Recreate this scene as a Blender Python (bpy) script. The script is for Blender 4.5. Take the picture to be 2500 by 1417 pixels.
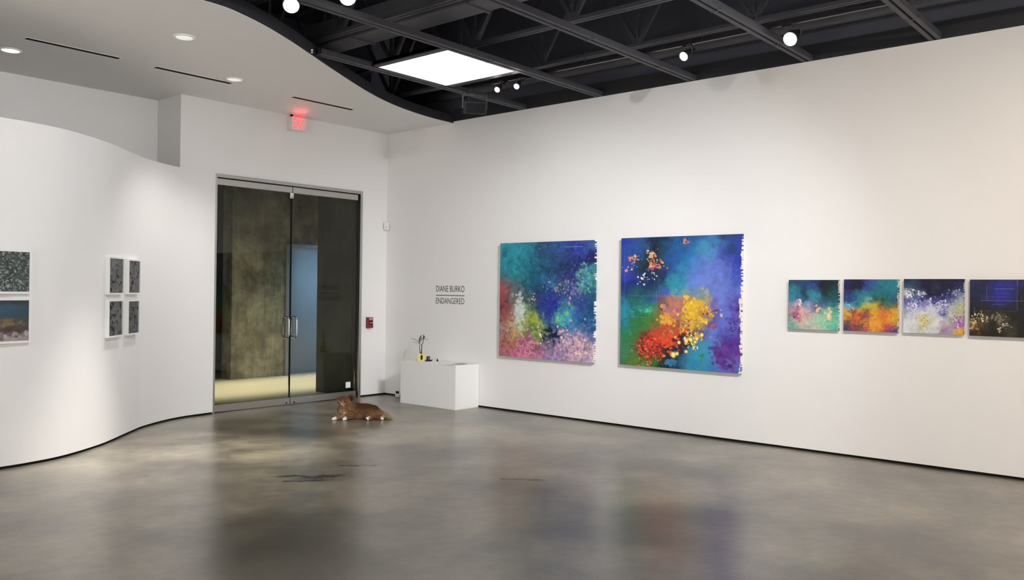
import bpy, bmesh, math, random
import numpy as np
from mathutils import Vector, Matrix

for o in list(bpy.data.objects):
    bpy.data.objects.remove(o)
SC = bpy.context.scene
COL = SC.collection
PI = math.pi

# ------------------------------------------------------------------ camera
F_PX, YAW, PITCH, ROLL = 2067.49, 0.86156, 0.00106, 0.01275
cy_, sy_, cp_, sp_ = math.cos(YAW), math.sin(YAW), math.cos(PITCH), math.sin(PITCH)
fw = Vector((sy_ * cp_, cy_ * cp_, sp_))
r0 = Vector((cy_, -sy_, 0))
u0 = r0.cross(fw)
rt = math.cos(ROLL) * r0 + math.sin(ROLL) * u0
up = -math.sin(ROLL) * r0 + math.cos(ROLL) * u0
cam = bpy.data.cameras.new('camera')
cam.sensor_fit = 'HORIZONTAL'
cam.sensor_width = 36.0
cam.lens = 36.0 * F_PX / 2500.0
cam.clip_start = 0.05
cam_o = bpy.data.objects.new('camera', cam)
COL.objects.link(cam_o)
cam_o.matrix_world = Matrix(((rt.x, up.x, -fw.x, 0), (rt.y, up.y, -fw.y, 0), (rt.z, up.z, -fw.z, 1.6), (0, 0, 0, 1)))
SC.camera = cam_o

# ------------------------------------------------------------------ world, exposure
w = bpy.data.worlds.new('world')
SC.world = w
w.use_nodes = True
w.node_tree.nodes['Background'].inputs[0].default_value = (0.5, 0.55, 0.65, 1)
w.node_tree.nodes['Background'].inputs[1].default_value = 0.02
SC.view_settings.view_transform = 'Standard'
SC.view_settings.look = 'None'
SC.view_settings.gamma = 1.0
SC.view_settings.use_curve_mapping = False
SC.view_settings.exposure = 0.12

COOL, NEUT, WARM = (0.96, 0.97, 1.0), (1.0, 0.965, 0.92), (1.0, 0.885, 0.74)


def spot(name, loc, tgt, power, col=NEUT, cone=70, blend=0.9, rad=0.03):
    l = bpy.data.lights.new(name, 'SPOT')
    l.energy = power
    l.color = col
    l.spot_size = math.radians(cone)
    l.spot_blend = blend
    l.shadow_soft_size = rad
    o = bpy.data.objects.new(name, l)
    COL.objects.link(o)
    o.location = loc
    d = Vector(tgt) - Vector(loc)
    o.rotation_euler = d.to_track_quat('-Z', 'Y').to_euler()
    return o


def area(name, loc, tgt, power, col, sx, sy, spread=180):
    l = bpy.data.lights.new(name, 'AREA')
    l.shape = 'RECTANGLE'
    l.size, l.size_y = sx, sy
    l.energy = power
    l.color = col
    l.spread = math.radians(spread)
    o = bpy.data.objects.new(name, l)
    COL.objects.link(o)
    o.location = loc
    d = Vector(tgt) - Vector(loc)
    o.rotation_euler = d.to_track_quat('-Z', 'Y').to_euler()
    return o


# ceiling track spots of the gallery that hang above and behind the viewpoint: they wash the right wall ...
spot('wash_corner', (5.2, 1.0, 3.9), (8.5, 8.3, 0.8), 520, COOL, 46, 1.0)
spot('wash_large_left', (5.0, 1.6, 3.9), (8.5, 6.8, 0.3), 440, COOL, 80, 1.0)
spot('wash_large_right', (4.8, 1.4, 3.9), (8.5, 5.0, 0.6), 160, COOL, 84, 1.0)
spot('wash_small', (4.7, 0.0, 3.9), (8.5, 2.7, 0.3), 350, WARM, 110, 1.0)
spot('wash_small_near', (4.7, -2.0, 3.9), (8.5, -0.6, 0.9), 240, WARM, 90, 1.0)
# ... the curved wall ...
spot('wash_curved_near', (2.9, 4.0, 3.9), (2.6, 8.1, 1.1), 200, COOL, 110, 1.0)
spot('wash_curved_mid', (4.7, 4.9, 3.9), (4.0, 8.9, 1.0), 85, COOL, 95, 1.0)
# added fill spots: bounce light off the unseen walls to lift the room
spot('bounce_fill_front', (2.0, -1.5, 3.9), (2.0, -4.5, 1.4), 1400, NEUT, 110, 1.0)
spot('bounce_fill_front_right', (5.5, -1.8, 3.9), (5.5, -4.5, 1.4), 1400, NEUT, 110, 1.0)
spot('bounce_fill_west', (0.4, 2.5, 3.9), (-2.2, 2.5, 1.4), 1250, NEUT, 110, 1.0)
spot('bounce_fill_west_far', (0.4, 5.5, 3.9), (-2.2, 5.5, 1.4), 1050, NEUT, 110, 1.0)
# lobby behind the glass doors: recessed ceiling wash on its floor, bluish light round the corner
area('lobby_downlight', (7.6, 12.05, 3.2), (7.6, 12.05, 0), 108, (1.0, 0.885, 0.75), 5.0, 2.0, 24)
area('lobby_corridor_light', (10.45, 12.2, 2.0), (9.9, 13.4, 1.0), 14, (0.30, 0.58, 1.0), 0.6, 1.2, 110)


# ------------------------------------------------------------------ materials
def new_mat(name):
    m = bpy.data.materials.new(name)
    m.use_nodes = True
    nt = m.node_tree
    return m, nt, nt.nodes['Principled BSDF']


def N(nt, typ, **kw):
    n = nt.nodes.new(typ)
    for k, v in kw.items():
        if k.startswith('i_'):
            key = k[2:]
            key = int(key) if key.isdigit() else key.replace('_', ' ')
            n.inputs[key].default_value = v
        else:
            setattr(n, k, v)
    return n


def L(nt, a, ao, b, bi):
    nt.links.new(a.outputs[ao], b.inputs[bi])


def s2l(h):
    h = h.lstrip('#')
    c = [int(h[i:i + 2], 16) / 255 for i in (0, 2, 4)]
    return tuple(x / 12.92 if x <= 0.04045 else ((x + 0.055) / 1.055) ** 2.4 for x in c)


def plain(name, col, rough=0.5, metal=0.0, var=0.06, scale=12.0, bump=0.0, bscale=60.0, emit=None, spec=0.5):
    """procedural paint / plastic / metal: base colour broken by fine noise, optional bump"""
    m, nt, p = new_mat(name)
    tc = N(nt, 'ShaderNodeTexCoord')
    nz = N(nt, 'ShaderNodeTexNoise', i_Scale=scale, i_Detail=4.0)
    L(nt, tc, 'Object', nz, 'Vector')
    mx = N(nt, 'ShaderNodeMix', data_type='RGBA')
    L(nt, nz, 'Fac', mx, 'Factor')
    mx.inputs['A'].default_value = (*[c * (1 - var) for c in col], 1)
    mx.inputs['B'].default_value = (*[min(1, c * (1 + var)) for c in col], 1)
    L(nt, mx, 'Result', p, 'Base Color')
    p.inputs['Roughness'].default_value = rough
    p.inputs['Metallic'].default_value = metal
    p.inputs['Specular IOR Level'].default_value = spec
    if bump:
        b = N(nt, 'ShaderNodeTexNoise', i_Scale=bscale, i_Detail=3.0)
        L(nt, tc, 'Object', b, 'Vector')
        bp = N(nt, 'ShaderNodeBump', i_Strength=bump, i_Distance=0.01)
        L(nt, b, 'Fac', bp, 'Height')
        L(nt, bp, 'Normal', p, 'Normal')
    if emit:
        p.inputs['Emission Color'].default_value = (*emit[0], 1)
        p.inputs['Emission Strength'].default_value = emit[1]
    return m


def attr_mat(name, rough=0.55, bump=0.0, var=0.0, scale=300.0, spec=0.3):
    """paint layer: colour carried by the painted surface itself, broken by fine procedural noise"""
    m, nt, p = new_mat(name)
    a = N(nt, 'ShaderNodeAttribute', attribute_name='paint')
    tc = N(nt, 'ShaderNodeTexCoord')
    nz = N(nt, 'ShaderNodeTexNoise', i_Scale=scale, i_Detail=3.0)
    L(nt, tc, 'Object', nz, 'Vector')
    mr = N(nt, 'ShaderNodeMapRange', i_3=1 - var, i_4=1 + var)
    L(nt, nz, 'Fac', mr, 'Value')
    sc = N(nt, 'ShaderNodeVectorMath', operation='SCALE')
    L(nt, a, 'Color', sc, 0)
    L(nt, mr, 'Result', sc, 'Scale')
    L(nt, sc, 'Vector', p, 'Base Color')
    p.inputs['Roughness'].default_value = rough
    p.inputs['Specular IOR Level'].default_value = spec
    if bump:
        bp = N(nt, 'ShaderNodeBump', i_Strength=bump, i_Distance=0.003)
        L(nt, nz, 'Fac', bp, 'Height')
        L(nt, bp, 'Normal', p, 'Normal')
    return m


def glass_mat(name, tint, ior=1.5, strength=1.0):
    m, nt, p = new_mat(name)
    nt.nodes.remove(p)
    out = nt.nodes['Material Output']
    tr = N(nt, 'ShaderNodeBsdfTransparent')
    tr.inputs[0].default_value = (*tint, 1)
    gl = N(nt, 'ShaderNodeBsdfGlossy', i_Roughness=0.02)
    fr = N(nt, 'ShaderNodeFresnel', i_IOR=ior)
    ml = N(nt, 'ShaderNodeMath', operation='MULTIPLY')
    ml.inputs[1].default_value = strength
    L(nt, fr, 0, ml, 0)
    mx = N(nt, 'ShaderNodeMixShader')
    L(nt, ml, 0, mx, 0)
    L(nt, tr, 0, mx, 1)
    L(nt, gl, 0, mx, 2)
    L(nt, mx, 0, out, 0)
    return m


def emit_mat(name, col, strength):
    m, nt, p = new_mat(name)
    p.inputs['Base Color'].default_value = (*col, 1)
    p.inputs['Emission Color'].default_value = (*col, 1)
    p.inputs['Emission Strength'].default_value = strength
    return m


def floor_mat():
    m, nt, p = new_mat('polished_concrete')
    tc = N(nt, 'ShaderNodeTexCoord')
    big = N(nt, 'ShaderNodeTexNoise', i_Scale=0.8, i_Detail=5.0, i_Roughness=0.55)
    L(nt, tc, 'Object', big, 'Vector')
    r1 = N(nt, 'ShaderNodeValToRGB')
    r1.color_ramp.interpolation = 'EASE'
    r1.color_ramp.elements[0].position = 0.30
    r1.color_ramp.elements[0].color = (0.052, 0.043, 0.026, 1)
    r1.color_ramp.elements[1].position = 0.70
    r1.color_ramp.elements[1].color = (0.240, 0.208, 0.148, 1)
    L(nt, big, 'Fac', r1, 'Fac')
    med = N(nt, 'ShaderNodeTexNoise', i_Scale=2.3, i_Detail=5.0, i_Roughness=0.6)
    L(nt, tc, 'Object', med, 'Vector')
    fine = N(nt, 'ShaderNodeTexNoise', i_Scale=9.0, i_Detail=5.0, i_Roughness=0.6)
    L(nt, tc, 'Object', fine, 'Vector')
    both = N(nt, 'ShaderNodeMath', operation='ADD')
    L(nt, med, 'Fac', both, 0)
    L(nt, fine, 'Fac', both, 1)
    mr = N(nt, 'ShaderNodeMapRange', i_1=0.5, i_2=1.5, i_3=0.45, i_4=1.55)
    L(nt, both, 0, mr, 'Value')
    sc = N(nt, 'ShaderNodeVectorMath', operation='SCALE')
    L(nt, r1, 'Color', sc, 0)
    L(nt, mr, 'Result', sc, 'Scale')
    # brown spill marks on the slab in front of the doors
    last = sc
    lo = 'Vector'
    masks = []
    for (cx, cy, rx, ry, rot) in ((4.42, 5.90, 0.30, 0.10, -0.62), (4.28, 5.84, 0.34, 0.06, -0.66), (4.25, 6.10, 0.22, 0.06, -0.7), (4.86, 6.10, 0.2, 0.05, -0.9),
                                  (5.02, 5.95, 0.12, 0.05, -0.76), (5.52, 4.60, 0.32, 0.04, -0.95)):
        mp = N(nt, 'ShaderNodeMapping', vector_type='TEXTURE')
        mp.inputs['Location'].default_value = (cx, cy, 0)
        mp.inputs['Rotation'].default_value = (0, 0, rot)
        mp.inputs['Scale'].default_value = (rx, ry, 1)
        L(nt, tc, 'Object', mp, 'Vector')
        ln = N(nt, 'ShaderNodeVectorMath', operation='LENGTH')
        L(nt, mp, 'Vector', ln, 0)
        nz = N(nt, 'ShaderNodeTexNoise', i_Scale=11.0, i_Detail=6.0, i_Roughness=0.7)
        L(nt, tc, 'Object', nz, 'Vector')
        ad = N(nt, 'ShaderNodeMath', operation='MULTIPLY_ADD')
        ad.inputs[1].default_value = 2.6
        L(nt, nz, 'Fac', ad, 0)
        L(nt, ln, 'Value', ad, 2)
        mr2 = N(nt, 'ShaderNodeMapRange', i_1=1.7, i_2=2.15, i_3=0.85, i_4=0.0)
        L(nt, ad, 0, mr2, 'Value')
        mx = N(nt, 'ShaderNodeMix', data_type='RGBA')
        L(nt, mr2, 'Result', mx, 'Factor')
        L(nt, last, lo, mx, 'A')
        mx.inputs['B'].default_value = (0.035, 0.018, 0.010, 1)
        last, lo = mx, 'Result'
        masks.append(mr2)
    L(nt, mx, 'Result', p, 'Base Color')
    tot = masks[0]
    for k in masks[1:]:
        q = N(nt, 'ShaderNodeMath', operation='MAXIMUM')
        L(nt, tot, 0, q, 0)
        L(nt, k, 0, q, 1)
        tot = q
    sp = N(nt, 'ShaderNodeMapRange', i_1=0.0, i_2=0.85, i_3=0.5, i_4=0.12)
    L(nt, tot, 0, sp, 'Value')
    L(nt, sp, 'Result', p, 'Specular IOR Level')
    rr = N(nt, 'ShaderNodeMapRange', i_1=0.2, i_2=0.8, i_3=0.278, i_4=0.295)
    L(nt, med, 'Fac', rr, 'Value')
    L(nt, rr, 'Result', p, 'Roughness')
    p.inputs['IOR'].default_value = 2.5
    return m


def concrete_mat(name, c0, c1, c2, rough=0.75):
    m, nt, p = new_mat(name)
    tc = N(nt, 'ShaderNodeTexCoord')
    a = N(nt, 'ShaderNodeTexNoise', i_Scale=1.3, i_Detail=9.0, i_Roughness=0.66, i_Distortion=0.25)
    L(nt, tc, 'Object', a, 'Vector')
    r = N(nt, 'ShaderNodeValToRGB')
    r.color_ramp.elements[0].position = 0.33
    r.color_ramp.elements[0].color = (*c0, 1)
    r.color_ramp.elements[1].position = 0.68
    r.color_ramp.elements[1].color = (*c2, 1)
    e = r.color_ramp.elements.new(0.5)
    e.color = (*c1, 1)
    L(nt, a, 'Fac', r, 'Fac')
    mp = N(nt, 'ShaderNodeMapping')
    mp.inputs['Scale'].default_value = (9, 9, 0.9)
    L(nt, tc, 'Object', mp, 'Vector')
    b = N(nt, 'ShaderNodeTexNoise', i_Scale=1.0, i_Detail=6.0, i_Roughness=0.7)
    L(nt, mp, 'Vector', b, 'Vector')
    b2 = N(nt, 'ShaderNodeTexNoise', i_Scale=7.0, i_Detail=6.0, i_Roughness=0.7)
    L(nt, tc, 'Object', b2, 'Vector')
    bs = N(nt, 'ShaderNodeMath', operation='ADD')
    L(nt, b, 'Fac', bs, 0)
    L(nt, b2, 'Fac', bs, 1)
    mr = N(nt, 'ShaderNodeMapRange', i_1=0.6, i_2=1.4, i_3=0.5, i_4=1.5)
    L(nt, bs, 0, mr, 'Value')
    sc = N(nt, 'ShaderNodeVectorMath', operation='SCALE')
    L(nt, r, 'Color', sc, 0)
    L(nt, mr, 'Result', sc, 'Scale')
    L(nt, sc, 'Vector', p, 'Base Color')
    p.inputs['Roughness'].default_value = rough
    bp = N(nt, 'ShaderNodeBump', i_Strength=0.10, i_Distance=0.01)
    L(nt, a, 'Fac', bp, 'Height')
    L(nt, bp, 'Normal', p, 'Normal')
    return m


def steel_mat():
    m, nt, p = new_mat('brushed_steel')
    tc = N(nt, 'ShaderNodeTexCoord')
    mp = N(nt, 'ShaderNodeMapping')
    mp.inputs['Scale'].default_value = (400, 400, 6)
    L(nt, tc, 'Object', mp, 'Vector')
    nz = N(nt, 'ShaderNodeTexNoise', i_Scale=1.0, i_Detail=2.0)
    L(nt, mp, 'Vector', nz, 'Vector')
    mr = N(nt, 'ShaderNodeMapRange', i_3=0.24, i_4=0.42)
    L(nt, nz, 'Fac', mr, 'Value')
    L(nt, mr, 'Result', p, 'Roughness')
    p.inputs['Base Color'].default_value = (0.50, 0.49, 0.46, 1)
    p.inputs['Metallic'].default_value = 1.0
    return m


M = {}
M['white'] = plain('white_wall_paint', (0.83, 0.82, 0.812), 0.62, var=0.012, scale=2.0, bump=0.03, bscale=90)
M['ceil'] = plain('white_ceiling_paint', (0.80, 0.79, 0.775), 0.75, var=0.012, scale=2.0)
M['black_deck'] = plain('black_ceiling_paint', (0.060, 0.063, 0.085), 0.8, var=0.3, scale=1.5, bump=0.2, bscale=6)
M['black_board'] = plain('black_board_paint', (0.018, 0.019, 0.025), 0.7, var=0.2, scale=3)
M['black_steel'] = plain('black_painted_steel', (0.055, 0.056, 0.067), 0.55, var=0.15, scale=8)
M['duct'] = plain('black_painted_duct', (0.085, 0.086, 0.098), 0.6, var=0.2, scale=3, bump=0.1, bscale=4)
M['black'] = plain('black_plastic', (0.012, 0.012, 0.013), 0.5, var=0.1, spec=0.25)
M['reveal'] = plain('black_reveal_strip', (0.008, 0.008, 0.008), 0.8, var=0.1, spec=0.15)
M['floor'] = floor_mat()
M['lobby_floor'] = plain('lobby_concrete_floor', (0.40, 0.38, 0.28), 0.35, var=0.12, scale=1.4)
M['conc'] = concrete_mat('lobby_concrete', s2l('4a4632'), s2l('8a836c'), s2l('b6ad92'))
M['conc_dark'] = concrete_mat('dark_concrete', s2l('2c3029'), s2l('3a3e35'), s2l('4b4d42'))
M['lobby_ceil'] = plain('lobby_ceiling', (0.10, 0.10, 0.09), 0.8)
M['alcove'] = plain('grey_metal_panel', (0.30, 0.33, 0.36), 0.38, var=0.10, scale=2.0)
M['steel'] = steel_mat()
M['chrome'] = plain('chrome', (0.75, 0.75, 0.74), 0.12, metal=1.0, var=0.02)
M['glass'] = glass_mat('door_glass', (0.775, 0.79, 0.74), 1.5, 0.45)
M['pic_glass'] = glass_mat('picture_glazing', (0.97, 0.97, 0.97), 1.45, 0.6)
M['panel'] = emit_mat('light_panel_diffuser', (0.97, 0.985, 1.0), 5.0)
M['lens'] = emit_mat('lamp_lens', (1.0, 0.97, 0.92), 30.0)
M['down_lens'] = emit_mat('downlight_lens', (1.0, 0.98, 0.97), 0.42)
M['down_bright'] = emit_mat('downlight_lens_bright', (1.0, 0.98, 0.95), 4.0)
M['red_led'] = emit_mat('red_exit_letters', (1.0, 0.045, 0.06), 2.6)
M['white_plastic'] = plain('white_plastic', (0.78, 0.77, 0.74), 0.4, var=0.02)
M['red_plastic'] = plain('red_alarm_body', s2l('84171f'), 0.35, var=0.08)
M['vinyl'] = plain('dark_grey_vinyl', (0.045, 0.043, 0.042), 0.5)
M['glass_vinyl'] = plain('grey_glass_vinyl', (0.115, 0.112, 0.085), 0.6)
M['paper'] = plain('white_paper', (0.82, 0.82, 0.82), 0.7, var=0.02)
M['print_grey'] = plain('grey_print', (0.25, 0.25, 0.26), 0.7, var=0.4, scale=60)
M['plinth'] = plain('plinth_paint', (0.82, 0.815, 0.80), 0.55, var=0.015, scale=3)
M['yellow'] = plain('yellow_pot_glaze', s2l('d6c46e'), 0.4, var=0.10, scale=20)
M['soil'] = plain('dark_soil', (0.03, 0.018, 0.010), 0.9, var=0.4, scale=80)
M['leaf'] = plain('leaf_green', (0.055, 0.085, 0.040), 0.45, var=0.35, scale=40)
M['stem'] = plain('stem_green', (0.030, 0.040, 0.018), 0.55, var=0.35, scale=50)
M['frame'] = plain('white_frame_lacquer', (0.84, 0.84, 0.83), 0.4, var=0.01)
M['canvas'] = attr_mat('acrylic_paint', 0.5, 0.25, 0.10, 260)
M['canvas_side'] = attr_mat('canvas_side_paint', 0.7, 0.1, 0.03, 200)
M['photo'] = attr_mat('photo_print', 0.5, 0.0, 0.05, 500)
M['coat'] = attr_mat('dog_coat', 0.8, 0.0, 0.25, 90, spec=0.15)
M['eye'] = plain('dark_eye', (0.010, 0.006, 0.004), 0.12)
M['nose'] = plain('black_nose', (0.008, 0.007, 0.007), 0.35, bump=0.2, bscale=400)
M['tongue'] = plain('pink_tongue', (0.33, 0.10, 0.09), 0.4)
M['brass'] = plain('brass_tag', (0.75, 0.55, 0.16), 0.3, metal=1.0)
M['collar'] = plain('dark_green_collar', (0.02, 0.035, 0.02), 0.6)


# ------------------------------------------------------------------ mesh helpers
class MB:
    def __init__(self):
        self.v, self.f, self.s = [], [], []

    def _add(self, vs, fs, smooth=False):
        o = len(self.v)
        self.v += [tuple(x) for x in vs]
        self.f += [tuple(i + o for i in q) for q in fs]
        self.s += [smooth] * len(fs)
        return self

    def box(self, x0, x1, y0, y1, z0, z1):
        vs = [(x, y, z) for z in (z0, z1) for y in (y0, y1) for x in (x0, x1)]
        return self._add(vs, [(0, 2, 3, 1), (4, 5, 7, 6), (0, 1, 5, 4), (2, 6, 7, 3), (0, 4, 6, 2), (1, 3, 7, 5)])

    def obox(self, c, ax, ay, az, sx, sy, sz):
        """box centred at c along the unit axes ax, ay, az"""
        c, ax, ay, az = Vector(c), Vector(ax), Vector(ay), Vector(az)
        vs = [c + ax * (i * sx / 2) + ay * (j * sy / 2) + az * (k * sz / 2) for k in (-1, 1) for j in (-1, 1) for i in (-1, 1)]
        return self._add(vs, [(0, 2, 3, 1), (4, 5, 7, 6), (0, 1, 5, 4), (2, 6, 7, 3), (0, 4, 6, 2), (1, 3, 7, 5)])

    def tube(self, pts, r, n=12, closed=False, caps=True):
        pts = [Vector(p) for p in pts]
        k = len(pts)
        rs = r if isinstance(r, (list, tuple)) else [r] * k
        ring = []
        prev = None
        for i, p in enumerate(pts):
            if closed:
                d = (pts[(i + 1) % k] - pts[i - 1]).normalized()
            else:
                d = (pts[min(i + 1, k - 1)] - pts[max(i - 1, 0)]).normalized()
            if prev is None:
                a = Vector((0, 0, 1)) if abs(d.z) < 0.9 else Vector((1, 0, 0))
                u = d.cross(a).normalized()
            else:
                u = (prev - d * prev.dot(d)).normalized()
            prev = u
            v = d.cross(u)
            ring.append([p + (u * math.cos(2 * PI * j / n) + v * math.sin(2 * PI * j / n)) * rs[i] for j in range(n)])
        vs = [x for q in ring for x in q]
        fs = []
        for i in range(k if closed else k - 1):
            a, b = i * n, ((i + 1) % k) * n
            for j in range(n):
                fs.append((a + j, a + (j + 1) % n, b + (j + 1) % n, b + j))
        self._add(vs, fs, True)
        if caps and not closed:
            self._add(ring[0], [tuple(range(n))[::-1]])
            self._add(ring[-1], [tuple(range(n))])
        return self

    def lathe(self, c, ax, prof, n=24):
        """revolve (radius, along) pairs about the axis ax through c"""
        c, ax = Vector(c), Vector(ax).normalized()
        a = Vector((0, 0, 1)) if abs(ax.z) < 0.9 else Vector((1, 0, 0))
        u = ax.cross(a).normalized()
        v = ax.cross(u)
        vs = [c + ax * h + (u * math.cos(2 * PI * j / n) + v * math.sin(2 * PI * j / n)) * r for r, h in prof for j in range(n)]
        fs = []
        for i in range(len(prof) - 1):
            for j in range(n):
                fs.append((i * n + j, i * n + (j + 1) % n, (i + 1) * n + (j + 1) % n, (i + 1) * n + j))
        self._add(vs, fs, True)
        self._add(vs[:n], [tuple(range(n))[::-1]])
        self._add(vs[-n:], [tuple(range(n))])
        return self

    def ball(self, c, rx, ry, rz, nu=16, nv=10):
        c = Vector(c)
        vs, fs = [], []
        for i in range(nv + 1):
            t = PI * i / nv
            for j in range(nu):
                p = 2 * PI * j / nu
                vs.append(c + Vector((rx * math.sin(t) * math.cos(p), ry * math.sin(t) * math.sin(p), rz * math.cos(t))))
        for i in range(nv):
            for j in range(nu):
                fs.append((i * nu + j, i * nu + (j + 1) % nu, (i + 1) * nu + (j + 1) % nu, (i + 1) * nu + j))
        return self._add(vs, fs, True)

    def build(self, name, mat, parent=None, bevel=0.0, off=None):
        me = bpy.data.meshes.new(name)
        v = self.v if off is None else [tuple(Vector(p) - Vector(off)) for p in self.v]
        me.from_pydata(v, [], self.f)
        me.polygons.foreach_set('use_smooth', self.s)
        bm = bmesh.new()
        bm.from_mesh(me)
        bmesh.ops.remove_doubles(bm, verts=bm.verts, dist=1e-5)
        bmesh.ops.recalc_face_normals(bm, faces=bm.faces)
        if bevel:
            ed = [e for e in bm.edges if len(e.link_faces) == 2 and e.calc_face_angle(0) > 0.6]
            bmesh.ops.bevel(bm, geom=ed, offset=bevel, segments=2, affect='EDGES', profile=0.5)
        bm.to_mesh(me)
        bm.free()
        me.materials.append(mat)
        o = bpy.data.objects.new(name, me)
        COL.objects.link(o)
        if parent:
            o.parent = parent
        return o


def tag(o, label, cat=None, group=None, kind=None):
    o['label'] = label
    if cat:
        o['category'] = cat
    if group:
        o['group'] = group
    if kind:
        o['kind'] = kind
    return o


def thing(name, label, cat, loc=(0, 0, 0), rz=0.0, group=None):
    o = bpy.data.objects.new(name, None)
    o.empty_display_size = 0.05
    COL.objects.link(o)
    o.location = loc
    o.rotation_euler = (0, 0, rz)
    return tag(o, label, cat, group)


def struct(name, mb, mat, label, cat, bevel=0.0):
    return tag(mb.build(name, mat, None, bevel), label, cat, None, 'structure')


def dup(root, loc, label, rz=None):
    r = root.copy()
    COL.objects.link(r)
    r.location = loc
    if rz is not None:
        r.rotation_euler = (0, 0, rz)
    r['label'] = label
    for ch in list(root.children):
        c = ch.copy()
        COL.objects.link(c)
        c.parent = r
        for g in list(ch.children):
            d = g.copy()
            COL.objects.link(d)
            d.parent = c
    return r


def text_mesh(name, body, mat, parent, width, height, loc, xdir, ydir, thick=0.0008, offset=0.0, bold=0.0):
    """flat lettering fitted into width x height, lower left corner at loc"""
    cu = bpy.data.curves.new(name, 'FONT')
    cu.body = body
    cu.size = 1.0
    cu.resolution_u = 4
    cu.offset = offset
    cu.extrude = 0.01
    tmp = bpy.data.objects.new(name + '_tmp', cu)
    COL.objects.link(tmp)
    dg = bpy.context.evaluated_depsgraph_get()
    me = bpy.data.meshes.new_from_object(tmp.evaluated_get(dg))
    bpy.data.objects.remove(tmp)
    co = np.array([v.co for v in me.vertices])
    mn, mx = co.min(0), co.max(0)
    X, Y = Vector(xdir), Vector(ydir)
    Z = X.cross(Y)
    for v in me.vertices:
        a = (v.co.x - mn[0]) / (mx[0] - mn[0]) * width
        b = (v.co.y - mn[1]) / (mx[1] - mn[1]) * height
        c = (v.co.z - mn[2]) / max(1e-9, mx[2] - mn[2]) * thick
        v.co = Vector(loc) + X * a + Y * b + Z * c
    me.materials.clear()
    me.materials.append(mat)
    o = bpy.data.objects.new(name, me)
    me.name = name
    COL.objects.link(o)
    if parent:
        o.parent = parent
    return o


def catmull(pts, k=8):
    P = [np.array(p, float) for p in pts]
    P = [2 * P[0] - P[1]] + P + [2 * P[-1] - P[-2]]
    out = []
    for i in range(1, len(P) - 2):
        for j in range(k):
            t = j / k
            a, b, c, d = P[i - 1], P[i], P[i + 1], P[i + 2]
            out.append(0.5 * ((2 * b) + (-a + c) * t + (2 * a - 5 * b + 4 * c - d) * t * t + (-a + 3 * b - 3 * c + d) * t ** 3))
    out.append(P[-2])
    return np.array(out)


# ------------------------------------------------------------------ the room
XR, YE, ZC, ZW, ZD, GAP = 8.535, 9.854, 3.962, 3.988, 3.04, 0.024
XW, YF, ZT = -2.2, -4.6, 5.5

struct('floor', MB().box(XW - .2, XR + .2, YF - .2, YE + .02, -0.12, 0), M['floor'], 'polished grey concrete gallery floor with brown stains', 'floor')
struct('wall_right', MB().box(XR, XR + .16, YF, YE, GAP, ZW), M['white'], 'long white wall carrying the row of abstract paintings', 'wall')
struct('wall_right_upper', MB().box(XR + .01, XR + .16, YF, YE, ZW, ZT), M['black_deck'], 'black painted upper wall above the white painting wall', 'wall')
struct('trim_1', MB().box(XR - .004, XR + .01, YF, 8.44, ZW, ZW + .17), M['black_board'], 'flat black board along the top of the white painting wall', 'trim')
struct('baseboard_right', MB().box(XR + .012, XR + .16, YF, YE, 0, GAP), M['reveal'], 'thin black reveal at the foot of the painting wall', 'baseboard')
mb = MB().box(5.21, 5.66, YE, YE + .146, GAP, ZC).box(5.66, 8.05, YE, YE + .146, ZD, ZC).box(8.05, XR + .16, YE, YE + .146, GAP, ZC)
struct('wall_back', mb, M['white'], 'white end wall around the glass doors', 'wall')
struct('wall_back_upper', MB().box(XW, XR + .16, YE + .6, YE + .7, ZC + .04, ZT), M['black_deck'], 'black wall above the white dropped ceiling', 'wall')
struct('baseboard_back', MB().box(8.05, XR + .16, YE + .012, YE + .14, 0, GAP), M['reveal'], 'thin black reveal at the foot of the end wall beside the doors', 'baseboard')
struct('wall_recess', MB().box(XW, 5.21, 10.435, 10.55, 0, ZC), M['white'], 'white rear wall seen above the curved partition', 'wall')
struct('wall_return', MB().box(5.21, 5.30, YE + .146, 10.55, 0, ZC), M['white'], 'white return wall corner seen above the curved partition', 'wall')
struct('wall_west', MB().box(XW - .15, XW, YF, 10.6, 0, ZT), M['white'], 'white gallery wall to the left of the viewpoint', 'wall')
struct('wall_front', MB().box(XW, XR + .16, YF - .15, YF, 0, 4.0), M['white'], 'white gallery wall behind the viewpoint', 'wall')
struct('wall_front_upper', MB().box(XW, XR + .16, YF - .15, YF, 4.0, ZT), M['black_deck'], 'black upper wall behind the viewpoint', 'wall')
struct('roof_deck', MB().box(XW - .15, XR + .16, YF - .15, YE + .7, ZT, ZT + .1), M['black_deck'], 'black painted roof deck above the trusses', 'ceiling')

# curved partition on the left
pc = catmull([(-2.2, 7.86), (-0.5, 7.93), (1.0, 7.99), (2.0, 8.045), (2.685, 8.098), (2.923, 8.132), (3.196, 8.218), (3.488, 8.392), (3.769, 8.605),
              (3.985, 8.812), (4.163, 8.992), (4.398, 9.225), (4.562, 9.372), (4.921, 9.605), (5.246, 9.735), (5.655, 9.800)], 8)


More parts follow.
